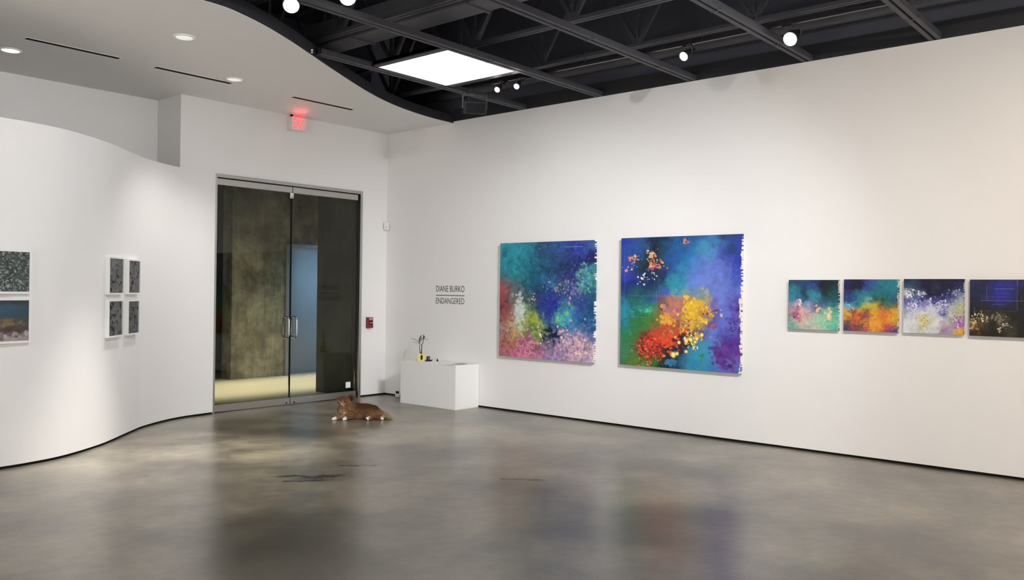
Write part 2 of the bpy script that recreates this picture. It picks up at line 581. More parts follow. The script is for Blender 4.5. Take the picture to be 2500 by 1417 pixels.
def curve_wall(pc, th, z0, z1, inset=0.0):
    mb = MB()
    k = len(pc)
    d = np.gradient(pc, axis=0)
    d /= np.hypot(d[:, 0], d[:, 1])[:, None]
    nb = np.stack([-d[:, 1], d[:, 0]], 1)
    fr, bk = pc + nb * inset, pc + nb * th
    vs = [(*fr[i], z0) for i in range(k)] + [(*fr[i], z1) for i in range(k)] + [(*bk[i], z1) for i in range(k)] + [(*bk[i], z0) for i in range(k)]
    fs = []
    for i in range(k - 1):
        for q in range(4):
            a, b = q * k, ((q + 1) % 4) * k
            fs.append((a + i, a + i + 1, b + i + 1, b + i))
    fs += [(0, k, 2 * k, 3 * k), (k - 1, 4 * k - 1, 3 * k - 1, 2 * k - 1)]
    mb._add(vs, fs, False)
    return mb


wl = struct('wall_left', curve_wall(pc, 0.12, GAP, ZD), M['white'], 'white S-curved partition wall on the left with a free top edge', 'wall')
for pl in wl.data.polygons:
    pl.use_smooth = abs(pl.normal.z) < 0.5
wl.data.set_sharp_from_angle(angle=math.radians(40))
struct('baseboard_left', curve_wall(pc, 0.11, 0, GAP, 0.012), M['reveal'], 'thin black reveal at the foot of the curved partition', 'baseboard')

# white dropped ceiling with a curved edge, black fascia round it
sc_ = catmull([(-2.2, 6.62), (0.0, 6.60), (1.6, 6.58), (2.7, 6.545), (3.3, 6.508), (3.60, 6.500), (3.88, 6.520), (4.284, 6.668), (4.677, 6.866), (5.075, 7.094), (5.529, 7.364),
               (6.032, 7.654), (6.575, 7.950), (7.112, 8.192), (7.606, 8.346), (8.068, 8.434), (8.535, 8.462)], 8)


def slab(edge, yb, z0, z1):
    mb = MB()
    k = len(edge)
    vs = [(*p, z0) for p in edge] + [(p[0], yb, z0) for p in edge] + [(*p, z1) for p in edge] + [(p[0], yb, z1) for p in edge]
    fs = []
    for i in range(k - 1):
        fs += [(i, k + i, k + i + 1, i + 1), (2 * k + i, 2 * k + i + 1, 3 * k + i + 1, 3 * k + i), (i, i + 1, 2 * k + i + 1, 2 * k + i),
               (k + i, 3 * k + i, 3 * k + i + 1, k + i + 1)]
    fs += [(0, 2 * k, 3 * k, k), (k - 1, 2 * k - 1, 4 * k - 1, 3 * k - 1)]
    mb._add(vs, fs)
    return mb


struct('ceiling', slab(sc_, 10.55, ZC, ZC + .03), M['ceil'], 'white dropped ceiling with a wavy front edge', 'ceiling')
fa = curve_wall(sc_, 0.03, ZC + .004, ZC + .125, -0.006)
struct('trim_2', fa, M['black_board'], 'black fascia following the wavy edge of the white ceiling', 'trim')

# ------------------------------------------------------------------ lobby behind the doors
struct('floor_lobby', MB().box(5.3, 12.2, YE + .02, 15.2, -0.12, 0), M['lobby_floor'], 'pale concrete lobby floor beyond the glass doors', 'floor')
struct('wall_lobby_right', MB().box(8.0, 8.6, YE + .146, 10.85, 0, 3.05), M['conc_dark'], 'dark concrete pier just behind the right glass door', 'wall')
struct('wall_lobby_far', MB().box(7.95, 9.03, 13.2, 13.5, 0, 3.7).box(9.03, 12.2, 13.2, 13.5, 2.40, 3.7), M['conc'], 'mottled concrete lobby wall facing the glass doors', 'wall')
struct('wall_lobby_alcove', MB().box(9.03, 12.2, 13.42, 13.5, 0, 2.40), M['alcove'], 'smooth grey recessed panel lit blue in the lobby', 'wall')
struct('trim_3', MB().box(9.03, 9.10, 13.17, 13.42, 0, 2.40).box(9.10, 12.2, 13.17, 13.25, 2.36, 2.41), M['alcove'], 'grey metal jamb and head round the lobby recess', 'trim')
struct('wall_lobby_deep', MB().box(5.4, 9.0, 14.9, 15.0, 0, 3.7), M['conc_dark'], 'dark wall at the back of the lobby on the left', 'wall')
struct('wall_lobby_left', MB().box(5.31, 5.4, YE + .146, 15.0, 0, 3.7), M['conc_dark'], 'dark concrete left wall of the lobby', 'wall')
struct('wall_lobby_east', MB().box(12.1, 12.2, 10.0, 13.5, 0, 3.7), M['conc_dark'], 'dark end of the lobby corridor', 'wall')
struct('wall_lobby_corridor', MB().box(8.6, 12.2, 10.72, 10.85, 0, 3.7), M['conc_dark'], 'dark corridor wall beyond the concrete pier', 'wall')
struct('ceiling_lobby', MB().box(5.31, 12.2, 10.85, 15.0, 3.7, 3.8), M['lobby_ceil'], 'dark lobby ceiling', 'ceiling')
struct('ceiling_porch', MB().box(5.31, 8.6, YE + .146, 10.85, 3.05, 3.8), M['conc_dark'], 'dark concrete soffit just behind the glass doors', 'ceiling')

# ------------------------------------------------------------------ glass doors
mb = MB().box(5.66, 5.702, YE - .022, YE + .10, 0, ZD).box(8.008, 8.05, YE - .022, YE + .10, 0, ZD).box(5.702, 8.008, YE - .022, YE + .10, ZD - .042, ZD)
fr = struct('trim_4', mb, M['steel'], 'brushed steel frame round the glass double doors', 'door frame', 0.002)
st = MB().box(5.702, 8.008, YE + .045, YE + .09, 2.93, 2.998).box(7.97, 8.008, YE + .05, YE + .09, 0.0, 2.93)
g = st.build('door_stop', M['black'], fr)


def leaf(name, x0, x1, hx, label, lockx):
    t = thing(name, label, 'door', ((x0 + x1) / 2, YE, 0))
    t['kind'] = 'structure'
    c = Vector(t.location)
    MB().box(x0 + .003, x1 - .003, YE + .012, YE + .024, 0.09, 2.91).build('glass_pane', M['glass'], t, off=c)
    MB().box(x0, x1, YE - .012, YE + .040, 2.905, 2.984).build('top_rail', M['steel'], t, 0.0015, c)
    br = MB().box(x0, x1, YE - .012, YE + .040, 0.012, 0.100).build('bottom_rail', M['steel'], t, 0.0015, c)
    MB().lathe((lockx, YE - .012, .030), (0, -1, 0), [(.011, 0), (.011, .006), (.008, .009)], 16).build('lock_cylinder', M['black'], br, off=c)
    z0, z1, ya, yb, rr = 0.918, 1.205, YE - .052, YE + .082, .050
    pts = []
    for cz, cyy, a0 in ((z1 - rr, yb - rr, 0), (z1 - rr, ya + rr, 90), (z0 + rr, ya + rr, 180), (z0 + rr, yb - rr, 270)):
        for k in range(7):
            a = math.radians(a0 + 15 * k)
            pts.append((hx, cyy + rr * math.cos(a), cz + rr * math.sin(a)))
    h = MB().tube(pts, .0105, 12, True)
    h.build('pull_handle', M['chrome'], t, off=c)
    return t


d1 = leaf('door_1', 5.708, 6.829, 6.772, 'left glass leaf of the double doors, grey lettering on its pane', 6.772)
MB().box(6.8265 - d1.location.x, 6.8425 - d1.location.x, .006, .028, .102, 2.904).build('edge_seal', M['reveal'], d1)
d2 = leaf('door_2', 6.841, 7.966, 6.898, 'right glass leaf of the double doors, white card low on its pane', 6.898)
gv = thing('glass_lettering', 'faint grey reversed lettering on the left glass door pane', 'lettering', (6.4, YE + .012, 1.1))
c = Vector(gv.location)
text_mesh('name_word', 'CINDY', M['glass_vinyl'], gv, 0.175, 0.052, Vector((6.655, YE + .0115, 1.135)) - c, (-1, 0, 0), (0, 0, 1), 0.0004, -0.006)
text_mesh('name_word', 'LISICA', M['glass_vinyl'], gv, 0.185, 0.052, Vector((6.450, YE + .0115, 1.135)) - c, (-1, 0, 0), (0, 0, 1), 0.0004, -0.006)
text_mesh('gallery_line', 'GALLERY', M['glass_vinyl'], gv, 0.17, 0.028, Vector((6.56, YE + .0115, 1.090)) - c, (-1, 0, 0), (0, 0, 1), 0.0004, -0.006)
tag(MB().box(7.800, 7.886, YE + .008, YE + .0115, .153, .238).build('paper_card', M['paper'], None), 'white paper card taped low on the right glass door', 'card')
ml = thing('door_contact', 'small white box at the head of the meeting glass doors', 'door contact', (6.812, YE, 2.86))
MB().box(6.787, 6.837, YE - .030, YE - .013, 2.826, 2.900).build('cover', M['white_plastic'], ml, .003, Vector(ml.location))
MB().box(6.800, 6.826, YE - .032, YE - .0300, 2.834, 2.842).build('vent_slot', M['black'], ml, 0, Vector(ml.location))

# ------------------------------------------------------------------ wall fittings
ex = thing('exit_sign', 'red and white lit exit sign above the glass doors', 'exit sign', (6.84, YE, 3.757))
c = Vector(ex.location)
hs = MB().box(6.731, 6.962, YE - .118, YE, 3.750, 3.925).build('housing', M['white_plastic'], ex, .004, c)
text_mesh('letters', 'EXIT', M['red_led'], ex, 0.200, 0.130, Vector((6.749, YE - .1185, 3.773)) - c, (1, 0, 0), (0, 0, 1), 0.003, 0.0)
MB().box(6.76, 6.95, YE - .112, YE - .03, 3.925, 3.928).build('added_glow_strip', emit_mat('red_glow_strip', (1.0, 0.03, 0.05), 1.6), ex, 0, c)  # glowing face added to redden the ceiling above the sign
MB().lathe((6.765, YE - .06, 3.925), (0, 0, 1), [(.02, 0), (.02, .037)], 16).build('canopy', M['black'], ex, off=c)

area('exit_glow_fill', (6.84, YE - .150, 3.885), (6.35, 9.15, 3.970), 0.30, (1.0, 0.05, 0.07), .19, .03, 70)  # unseen area light added to spread the red glow across the ceiling

fa_ = thing('fire_alarm', 'red fire alarm pull station on the end wall by the doors', 'fire alarm', (8.19, YE, 1.02))
c = Vector(fa_.location)
MB().box(8.150, 8.238, YE - .066, YE, 1.020, 1.180).build('body', M['red_plastic'], fa_, .004, c)
text_mesh('lettering', 'FIRE', M['white_plastic'], fa_, 0.062, 0.026, Vector((8.163, YE - .0665, 1.143)) - c, (1, 0, 0), (0, 0, 1), 0.001, 0.01)
pull = MB().box(8.160, 8.228, YE - .076, YE - .066, 1.070, 1.126).build('pull_bar', M['black'], fa_, .003, c)
MB().box(8.166, 8.222, YE - .0775, YE - .076, 1.094, 1.102).build('stripe', M['white_plastic'], pull, 0, c)
MB().box(8.222, 8.236, YE - .068, YE - .066, 1.032, 1.058).build('key_plate', M['black'], fa_, 0, c)

ms = thing('motion_sensor', 'white motion sensor mounted high in the room corner', 'motion sensor', (XR - .045, YE - .045, 2.50))
c = Vector(ms.location)
s2 = math.sqrt(.5)
MB().obox((XR - .040, YE - .040, 2.558), (s2, -s2, 0), (s2, s2, 0), (0, 0, 1), .078, .045, .118).build('housing', M['white_plastic'], ms, .010, c)
MB().obox((XR - .0570, YE - .0570, 2.540), (s2, -s2, 0), (s2, s2, 0), (0, 0, 1), .007, .004, .014).build('detector_eye', M['black'], ms, .001, c)

tl = thing('wall_lettering', 'two lines of dark lettering with a rule on the wall above the plinth', 'lettering', (XR, 8.48, 1.41))
c = Vector(tl.location)
text_mesh('title_line', 'DIANE BURKO', M['vinyl'], tl, 0.562, 0.087, Vector((XR - .0004, 8.762, 1.575)) - c, (0, -1, 0), (0, 0, 1), 0.001, -0.004)
text_mesh('title_line', 'ENDANGERED', M['vinyl'], tl, 0.562, 0.084, Vector((XR - .0004, 8.762, 1.404)) - c, (0, -1, 0), (0, 0, 1), 0.001, -0.004)
MB().box(XR - .0014, XR - .0002, 8.198, 8.762, 1.519, 1.529).build('rule_line', M['vinyl'], tl, 0, c)

# ------------------------------------------------------------------ paintings
def vnoise(n, m, cells, rng):
    """smooth value noise on an n x m raster"""
    cx, cyy = max(2, int(cells * m / max(n, m))) + 2, max(2, int(cells * n / max(n, m))) + 2
    g = rng.random((cyy, cx))
    y = np.linspace(0, cyy - 1.001, n)
    x = np.linspace(0, cx - 1.001, m)
    yi, xi = y.astype(int), x.astype(int)
    fy, fx = y - yi, x - xi
    fy, fx = (fy * fy * (3 - 2 * fy))[:, None], (fx * fx * (3 - 2 * fx))[None, :]
    a, b = g[yi][:, xi], g[yi][:, xi + 1]
    c_, d = g[yi + 1][:, xi], g[yi + 1][:, xi + 1]
    return (a * (1 - fx) + b * fx) * (1 - fy) + (c_ * (1 - fx) + d * fx) * fy


def fbm(n, m, cells, octv, rng, gain=0.55):
    s, amp, tot = np.zeros((n, m)), 1.0, 0.0
    for o in range(octv):
        s += amp * vnoise(n, m, cells * 2 ** o, rng)
        tot += amp
        amp *= gain
    return s / tot * 2 - 1


def samp(G, U, V):
    """bicubic-smooth lookup of the colour plan"""
    h, w_ = G.shape[:2]
    x = np.clip(U * w_ - 0.5, 0, w_ - 1.001)
    y = np.clip(V * h - 0.5, 0, h - 1.001)
    xi, yi = x.astype(int), y.astype(int)
    fx, fy = (x - xi)[..., None], (y - yi)[..., None]
    fx, fy = fx * fx * (3 - 2 * fx), fy * fy * (3 - 2 * fy)
    x1, y1 = np.minimum(xi + 1, w_ - 1), np.minimum(yi + 1, h - 1)
    return (G[yi, xi] * (1 - fx) + G[yi, x1] * fx) * (1 - fy) + (G[y1, xi] * (1 - fx) + G[y1, x1] * fx) * fy


def plan(rows):
    return np.array([[s2l(c) for c in r.split()] for r in rows])


class Canvas:
    def __init__(self, rows, n, m, seed, warp=0.045, contrast=0.45):
        self.rng = np.random.default_rng(seed)
        self.n, self.m = n, m
        self.G = plan(rows)
        r = self.rng
        V, U = np.meshgrid((np.arange(n) + .5) / n, (np.arange(m) + .5) / m, indexing='ij')
        self.U, self.V = U, V
        wu = warp * fbm(n, m, 5, 2, r) + warp * 1.2 * fbm(n, m, 18, 4, r, .7)
        wv = warp * fbm(n, m, 5, 2, r) + warp * 1.2 * fbm(n, m, 18, 4, r, .7)
        self.img = samp(self.G, U + wu, V + wv)
        self.img *= (1 + contrast * fbm(n, m, 22, 4, r))[..., None]
        self.nz = fbm(n, m, 45, 3, r, .7)

    def blob(self, u, v, ru, rv, col, alpha=1.0, rough=0.35, soft=0.25, lace=0.55):
        """one irregular dab of paint"""
        n, m, r = self.n, self.m, self.rng
        pad = 1.6
        i0, i1 = max(0, int((v - rv * pad) * n)), min(n, int((v + rv * pad) * n) + 2)
        j0, j1 = max(0, int((u - ru * pad) * m)), min(m, int((u + ru * pad) * m) + 2)
        if i1 <= i0 or j1 <= j0:
            return
        du, dv = (self.U[i0:i1, j0:j1] - u) / ru, (self.V[i0:i1, j0:j1] - v) / rv
        a = np.arctan2(dv, du)
        ph = r.random(3) * 6.28
        rad = 1 + rough * (np.sin(2 * a + ph[0]) * .5 + np.sin(3 * a + ph[1]) * .4 + np.sin(5 * a + ph[2]) * .35)
        d = np.hypot(du, dv) / rad + self.nz[i0:i1, j0:j1] * lace
        k = np.clip((1 + soft - d) / (2 * soft), 0, 1)[..., None] * alpha
        self.img[i0:i1, j0:j1] = self.img[i0:i1, j0:j1] * (1 - k) + np.array(col) * k

    def dabs(self, cnt, r0, r1, spread=0.03, jit=0.25, alpha=0.75, box=(0, 1, 0, 1)):
        r = self.rng
        for _ in range(cnt):
            u = box[0] + (box[1] - box[0]) * r.random()
            v = box[2] + (box[3] - box[2]) * r.random()
            su, sv = np.clip(u + r.normal() * spread, 0, .999), np.clip(v + r.normal() * spread, 0, .999)
            col = samp(self.G, np.array([[su]]), np.array([[sv]]))[0, 0]
            col = np.clip(col * (1 + jit * r.normal()), 0, 0.85)
            s = r0 + (r1 - r0) * r.random() ** 2
            self.blob(u, v, s * (0.7 + .6 * r.random()), s * (0.7 + .6 * r.random()), col, alpha * (0.5 + .5 * r.random()))

    def cluster(self, u, v, su, sv, cnt, cols, r0, r1, alpha=0.95, rough=0.3, lace=0.7):
        r = self.rng
        cols = [s2l(c) for c in cols.split()]
        for _ in range(cnt):
            s = r0 + (r1 - r0) * r.random() ** 2
            col = np.array(cols[r.integers(len(cols))]) * (0.85 + .3 * r.random())
            self.blob(u + r.normal() * su, v + r.normal() * sv, s, s, col, alpha, rough, 0.2, lace)

    def line(self, u0, v0, u1, v1, wd, col, alpha):
        du, dv = u1 - u0, v1 - v0
        ln = math.hypot(du, dv)
        t = np.clip(((self.U - u0) * du + (self.V - v0) * dv) / ln ** 2, 0, 1)
        d = np.hypot(self.U - u0 - t * du, self.V - v0 - t * dv)
        wd = max(wd, 0.32 / self.m)
        br = 0.6 + 0.4 * self.rng.random(self.U.shape)
        k = (np.clip(1.5 - d / wd, 0, 1) * alpha * br)[..., None]
        self.img = self.img * (1 - k) + np.array(s2l(col)) * k

    def ragged(self, width, amp, v0=0.0, v1=1.0, col='e9e4da'):
        """bare canvas left along the right edge"""
        n = self.n
        e = 1 - width - amp * (vnoise(n, 2, 60, self.rng)[:, 0] + vnoise(n, 2, 14, self.rng)[:, 0] - 1)
        vv = self.V[:, 0]
        e[(vv < v0) | (vv > v1)] = 2
        k = (self.U > e[:, None])[..., None]
        self.img = np.where(k, np.array(s2l(col)), self.img)


def grid_object(name, img, P00, du, dv, mat, parent, off):
    """a sheet of small quads carrying the paint colours; P00 top left corner, du across, dv down"""
    n, m = img.shape[:2]
    P00, du, dv = np.array(P00) - np.array(off), np.array(du), np.array(dv)
    V, U = np.meshgrid(np.linspace(0, 1, n), np.linspace(0, 1, m), indexing='ij')
    co = P00 + U[..., None] * du + V[..., None] * dv
    idx = np.arange(n * m).reshape(n, m)
    q = np.stack([idx[:-1, :-1], idx[1:, :-1], idx[1:, 1:], idx[:-1, 1:]], -1).reshape(-1, 4)
    me = bpy.data.meshes.new(name)
    me.vertices.add(n * m)
    me.vertices.foreach_set('co', co.reshape(-1).astype(np.float32))
    me.loops.add(q.size)
    me.loops.foreach_set('vertex_index', q.reshape(-1).astype(np.int32))
    me.polygons.add(len(q))
    me.polygons.foreach_set('loop_start', (np.arange(len(q)) * 4).astype(np.int32))
    me.update(calc_edges=True)
    at = me.attributes.new('paint', 'FLOAT_COLOR', 'POINT')
    at.data.foreach_set('color', np.concatenate([np.clip(img, 0, 1), np.ones((n, m, 1))], -1).reshape(-1).astype(np.float32))
    me.materials.append(mat)
    o = bpy.data.objects.new(name, me)
    COL.objects.link(o)
    if parent:
        o.parent = parent
    return o


def side_strip(cv, white, seed):
    """the right hand side of a stretched canvas: white with drips of the edge colour"""
    r = np.random.default_rng(seed)
    n = cv.n
    edge = cv.img[:, -6].copy()
    st = vnoise(n, 2, n // 2.4, r)[:, 0]
    dr = vnoise(n, 2, 12, r)[:, 0]
    side = np.zeros((n, 6, 3))
    for j in range(6):
        thr = white + 0.55 * (dr - .5) + 0.06 * (j - 2)
        w_ = (st < thr)[:, None]
        side[:, j] = np.where(w_, np.array(s2l('e4dfd6')), edge * .8)
    return side


def hang_canvas(label, cv, y_left, z_top, wd, ht, th, white, seed, group):
    t = thing('abstract_painting', label, 'painting', (XR, y_left - wd / 2, z_top - ht), 0, group)
    c = Vector(t.location)
    xf = XR - th
    grid_object('canvas_front', cv.img, (xf, y_left, z_top), (0, -wd, 0), (0, 0, -ht), M['canvas'], t, c)
    grid_object('canvas_side', side_strip(cv, white, seed), (xf, y_left - wd, z_top), (th - .002, 0, 0), (0, 0, -ht), M['canvas_side'], t, c)
    MB().box(xf + .0015, XR - .001, y_left - wd + .0015, y_left, z_top - ht, z_top - .0003).build('stretcher', plain('canvas_edge_paint', tuple(cv.img[:, 2].mean(0) * .8), 0.7, var=.4, scale=14), t, 0, c)
    return t


BIG, SMALL = 'large abstract canvases on the right wall', 'small square canvases on the right wall'
# large painting beside the lettering
A = Canvas(['2f95a8 2f93a5 2f8fa2 2a7f95 27496f 2c4f80 2f5596 3349a0 2f3f9a 3a5f98', '2a8fa0 2b8c9e 2d8b9c 2a7a8f 28557a 2b4d78 2a4a78 2c4788 3040a0 1e1f5c',
            '2a8c9d 2a8ca0 2b8a9c 1d6a82 1f5f80 255a86 24406e 1c2a58 2a3a80 1a1850', '2b8090 2c8d9d 2a8598 1a6280 1b5a78 1a3f60 243c66 222a68 28407a 3f8a8c',
            '5a6a6e 2d8590 2a7888 1c5c74 1c4a6c 2a7aa0 30407a 2a2c72 3b4a8a 4f9a88', '9c4a56 566a68 2b6470 1f5a70 25406c 27408c 4a6a70 3a4488 6a70a8 2c6f8a',
            'a04a55 7d7a78 5a7068 3a4a5a 2a3c78 263a94 2a3c7c 35509a 2c4090 1f5272', '8c3c48 7a5a60 b4cdbb 5a7a5c 2f3a70 2030a0 243a90 4a9a80 3a4a98 1f4a78',
            '8f4452 a06a70 cdd8c8 6f8a50 4a6a40 25348c 3a7a9a 3a8cb8 2a5a9c 1f4f7c', '9a4a44 c8b090 b8c890 7f9a48 6a8a50 70b08a 3a6aa0 2f7fb0 245a94 20608c',
            'a08088 c8a878 a8a870 5a7048 7a9a58 33405a 2a5a80 4a80a8 6a86b0 2a5a94', '9a6a68 b8906a 9a7468 a85f80 5f7048 4a4a6a 7a7aa8 a890b8 c8a0b0 6a6aa0',
            'b06a60 b8705a b86a88 b86088 9a5a78 8a7aa8 9a84a8 c8a0b0 b894b0 c8b0b4', 'a86a70 b86a88 c87a9a c87a94 c890a0 8a78a8 a888b0 b898b8 c8a8b0 b0a0c0'],
           330, 280, 11)
A.dabs(1800, .006, .030, .045, .34, .6)
A.dabs(900, .003, .010, .06, .5, .6, (.25, 1, 0, .7))
A.dabs(700, .004, .016, .05, .4, .7, (.45, 1, .2, .75))
A.dabs(1400, .004, .014, .05, .45, .7, (0, 1, .68, 1))
A.cluster(.62, .40, .05, .05, 50, '3f8a90 7a9c98 a898ac 5a7ab0 b08c9c', .003, .010, .85)
A.cluster(.78, .42, .05, .05, 110, '6a7ab8 9a8ab0 d09aa8 6a9cc0 2a3a80 3a4c90', .003, .010, .75)
A.cluster(.90, .30, .04, .06, 90, '4f9a88 5ab0b8 3a6aa8 78b8a0', .005, .016, .7)
A.cluster(.66, .64, .06, .03, 90, '3aa0c8 58b890 88c878 3f8cc8', .006, .02, .8)
A.cluster(.42, .80, .05, .05, 60, '7a9a48 5a7a3c 9ab060', .008, .022, .7)
A.cluster(.36, .66, .04, .03, 45, 'a8b838 b8b040 8fa850', .006, .018, .8)
A.cluster(.22, .60, .025, .07, 70, 'cfe0d0 e0e4dc b4cdbb d8d4e0', .008, .024, .6)
A.cluster(.48, .82, .02, .05, 26, 'e8e0d8 c8b8a8 1a1c30', .004, .012)
A.cluster(.57, .79, .04, .04, 30, '0f1c38 14264a', .01, .026, .8)
A.cluster(.38, .48, .012, .02, 18, 'c8b0a8 e0c8c0 3a3040', .004, .010)
A.cluster(.55, .58, .06, .06, 14, '20309c 1c2c90', .03, .06, .5)
A.cluster(.32, .88, .06, .05, 120, 'c8709a d888a8 a84a70 e0a0b0', .005, .014, .8)
A.cluster(.80, .86, .09, .07, 160, 'e0b8c0 c8a0b8 9a80a8 f0d0c0 8070a0', .005, .016, .8)
A.line(.03, .075, .45, .065, .001, '1c6478', .6)
A.line(.70, .05, .88, .05, .001, 'c0d0e8', .6)
for k in range(8):
    A.line(.032 + k * .006, .078, .032 + k * .006, .125, .003, '1c4a50', .8)
A.line(.035, .08, .035, .18, .001, '1c5a68', .5)
A.ragged(.002, .008, .62, .70)
A.ragged(.006, .010, .86, 1.0)
hang_canvas('large teal, blue and pink painting, nearer the corner lettering', A, 7.494, 2.234, 1.531, 1.502, .052, .26, 3, BIG)

# large painting with the orange and yellow burst
B = Canvas(['2a3aa0 2a4a98 264a80 142a48 123050 1f5a90 1f4a80 2a5a98 2f5fa0 3a70b0 24406e 2a3f90', '2a4aa0 2a549c 245080 10242e 18405c 225a92 24609c 2f6fa8 3a8aa8 3f80b0 34609a 2a40a0',
            '2a4aa0 25508c 1c3c50 10201c 1f4868 205498 2268a4 2a70ac 408cb0 5578c0 33459a 2f40a8', '2a489a 20466a 142c30 14282c 24406a 244c94 2270a8 3a78b8 5a7cc4 5c78c4 4858b0 2c3ca0',
            '3040a8 1f3f64 143038 142c40 222c64 2a60a0 2a80ac 4a78c0 6278c8 6478cc 5868c0 3040a4', '2c3ca4 2a3c88 182c58 182a58 1c3860 2a88a8 3088a8 5a7ccc 6680cc 667ccc 6078c8 3c4cb0',
            '1f2c74 1a2870 18265c 182c5c 206878 2f90a8 4090a8 6080c8 6480cc 667ccc 6278cc 4c60bc', '1c3a80 1a5060 164a60 20585c 3a5cb0 3a98a8 4a90a0 6c8aa0 7f9480 6c7cc8 6a7ccc 5a6cc4',
            '1c5070 1f6a60 1f6a60 284f90 7a5050 c07860 b87858 c0a040 d8b838 6a6cb8 6878cc 5a50a8', '2080a0 1c6a68 2a8a80 3a8058 74584c d09a48 a87868 d4a040 c8a848 806a9c 6474cc 503c94',
            '2a94a4 1c6058 2f8048 508038 8a6030 b87840 b07058 d0a040 a08860 6a5a98 6470cc 6458b0', '2080a0 2a7048 307c38 4a7a34 6a7030 c06030 9a5c58 7a6048 b09848 5a4cb0 6470cc 6464c0',
            '208090 307a40 407038 7a5a38 c84c2c d85030 603050 8a6840 5a5080 6478cc 5860c0 5c58b0', '2a7a58 38753c 7a4a30 c83c28 c04028 b84430 3a2038 8a5030 5a68b8 6a7ad0 4a3c98 54389c',
            '2f7848 387a40 8a3c2a d83c28 a83028 402820 20303a 3088a8 3a90b4 5a78c0 583090 5a3090', '3a8060 3a7a4a 6a6030 8a4028 602c20 142828 203a4c 3090ac 3090b4 5a80c0 5a3a94 6a50a4',
            '408058 4a7838 58702c 4a6a2c 204828 0f2430 2a6a8c 2a8cac 3290b8 4a78bc 6a64b8 6a5cb0', '3a7048 6a7a30 508030 2f6a28 123428 0f2838 2a6a90 2c88ac 2f8cb0 3a70b0 5a60b4 4a68b0'],
           360, 330, 23, 0.040, 0.22)
B.dabs(1300, .006, .026, .035, .2, .5)
B.dabs(500, .004, .016, .035, .35, .6, (.05, .5, .55, 1))
B.cluster(.11, .155, .018, .020, 20, 'e89a6a d8784a f0b898 c86848', .004, .012, lace=.3)
B.cluster(.05, .255, .004, .006, 4, 'e8907a e8a088', .007, .012)
B.cluster(.10, .22, .03, .03, 16, 'd8d0b0 c8b890', .002, .006)
B.cluster(.275, .17, .018, .038, 26, 'd8845e c8683e e0a888', .005, .016, lace=.3)
B.cluster(.26, .18, .045, .06, 50, 'e8d4b8 d8b890 c88a60 c8b888', .002, .007, lace=.3)
B.cluster(.34, .21, .016, .018, 15, 'd8945a c87a42 e0b080', .004, .012, lace=.3)
B.cluster(.28, .24, .02, .012, 14, 'b84a88 d870a0 7a2a60', .004, .010)
B.cluster(.22, .32, .035, .022, 24, 'd8e0d8 f0f0e8 b8c8c8', .003, .008)
B.cluster(.565, .03, .012, .014, 12, 'c88068 b06858 3a3048', .004, .012)
B.blob(.367, .535, .024, .024, s2l('4a3038'), .9, .08, lace=.1)
B.blob(.367, .530, .017, .017, s2l('e08868'), 1, .06, lace=.1)
B.cluster(.48, .565, .05, .035, 60, 'c07860 d88a68 b06858 a878a0', .008, .022, .8)
B.cluster(.63, .58, .045, .05, 90, 'e8b830 f0c838 d8a830', .008, .022)
B.cluster(.58, .66, .05, .05, 80, 'e8b030 d8a038 c8b040 b07858', .006, .018)
B.cluster(.72, .56, .02, .02, 24, 'e8b838 d88830 6a3050', .005, .014)
B.cluster(.42, .63, .035, .018, 44, 'e0a040 d89038 e8b048', .008, .018, .9)
B.cluster(.46, .72, .05, .04, 60, 'c07838 d08838 a86848 8a5848', .006, .020, .8)
B.cluster(.44, .79, .05, .035, 110, 'd84a28 e85030 e86038 c83c20', .007, .022, .85)
B.cluster(.26, .86, .045, .045, 170, 'e03820 c83020 a82818 e85840 701c14', .005, .016, .9)
B.cluster(.26, .88, .07, .06, 110, 'd87858 b84028 6a2418 e0a080 58301c', .003, .010, .85)
B.cluster(.55, .80, .035, .03, 44, '2a1830 3a2040 581c38', .008, .020, .85)
B.cluster(.62, .76, .055, .035, 44, 'f0d060 e8c848 f0e080', .004, .012)
for (u, v, s) in ((.515, .80, .011), (.575, .785, .012), (.612, .775, .013), (.66, .765, .012), (.70, .735, .012), (.645, .79, .009), (.47, .895, .018), (.50, .885, .011), (.575, .865, .010)):
    B.blob(u, v, s * 1.3, s * 1.3, s2l('b8a030'), .8, .1, lace=.1)
    B.blob(u, v, s, s, s2l('f4ec90'), 1, .1, lace=.1)
B.cluster(.655, .835, .014, .01, 8, 'f0f4f0 e0e8e0', .003, .006)
B.cluster(.85, .88, .055, .045, 80, '5a2a8a 4a2478 6a3a98', .01, .026, .6)
B.cluster(.95, .64, .025, .05, 40, '3a2a80 4a3490 2a2468', .006, .018, .6)
B.cluster(.80, .57, .03, .02, 14, '3a2060 5a3c70 d8c0a0', .004, .012, .8)
B.cluster(.79, .67, .01, .006, 5, 'a06a70 7a4a78', .008, .016)
B.cluster(.70, .90, .008, .025, 12, '2f7a40 3a8a48', .006, .012, .8)
B.cluster(.45, .955, .02, .012, 10, '3a80a8 2a6a98', .012, .024, .8)
B.cluster(.25, .56, .03, .02, 20, '3fa878 58b890 3a80c0', .004, .012, .8)
for (a, b, c_, d, al) in ((.08, .455, .36, .452, .5), (.03, .62, .25, .617, .5), (.035, .08, .035, .61, .35), (.13, .46, .13, .61, .4), (.17, .46, .17, .56, .4),
                          (.30, .34, .30, .62, .35), (.32, .40, .32, .61, .45), (.34, .30, .34, .46, .25)):
    B.line(a, b, c_, d, .0012, 'a8b8d0', al * .6)
B.line(.46, .48, .60, .30, .0014, '16204c', .6)
B.line(.60, .30, .80, .24, .0012, '2a3a80', .4)
B.line(.955, .40, .955, .63, .001, '2a3060', .5)
B.blob(.925, .105, .035, .04, s2l('22405c'), .7, .1, .3, lace=.1)
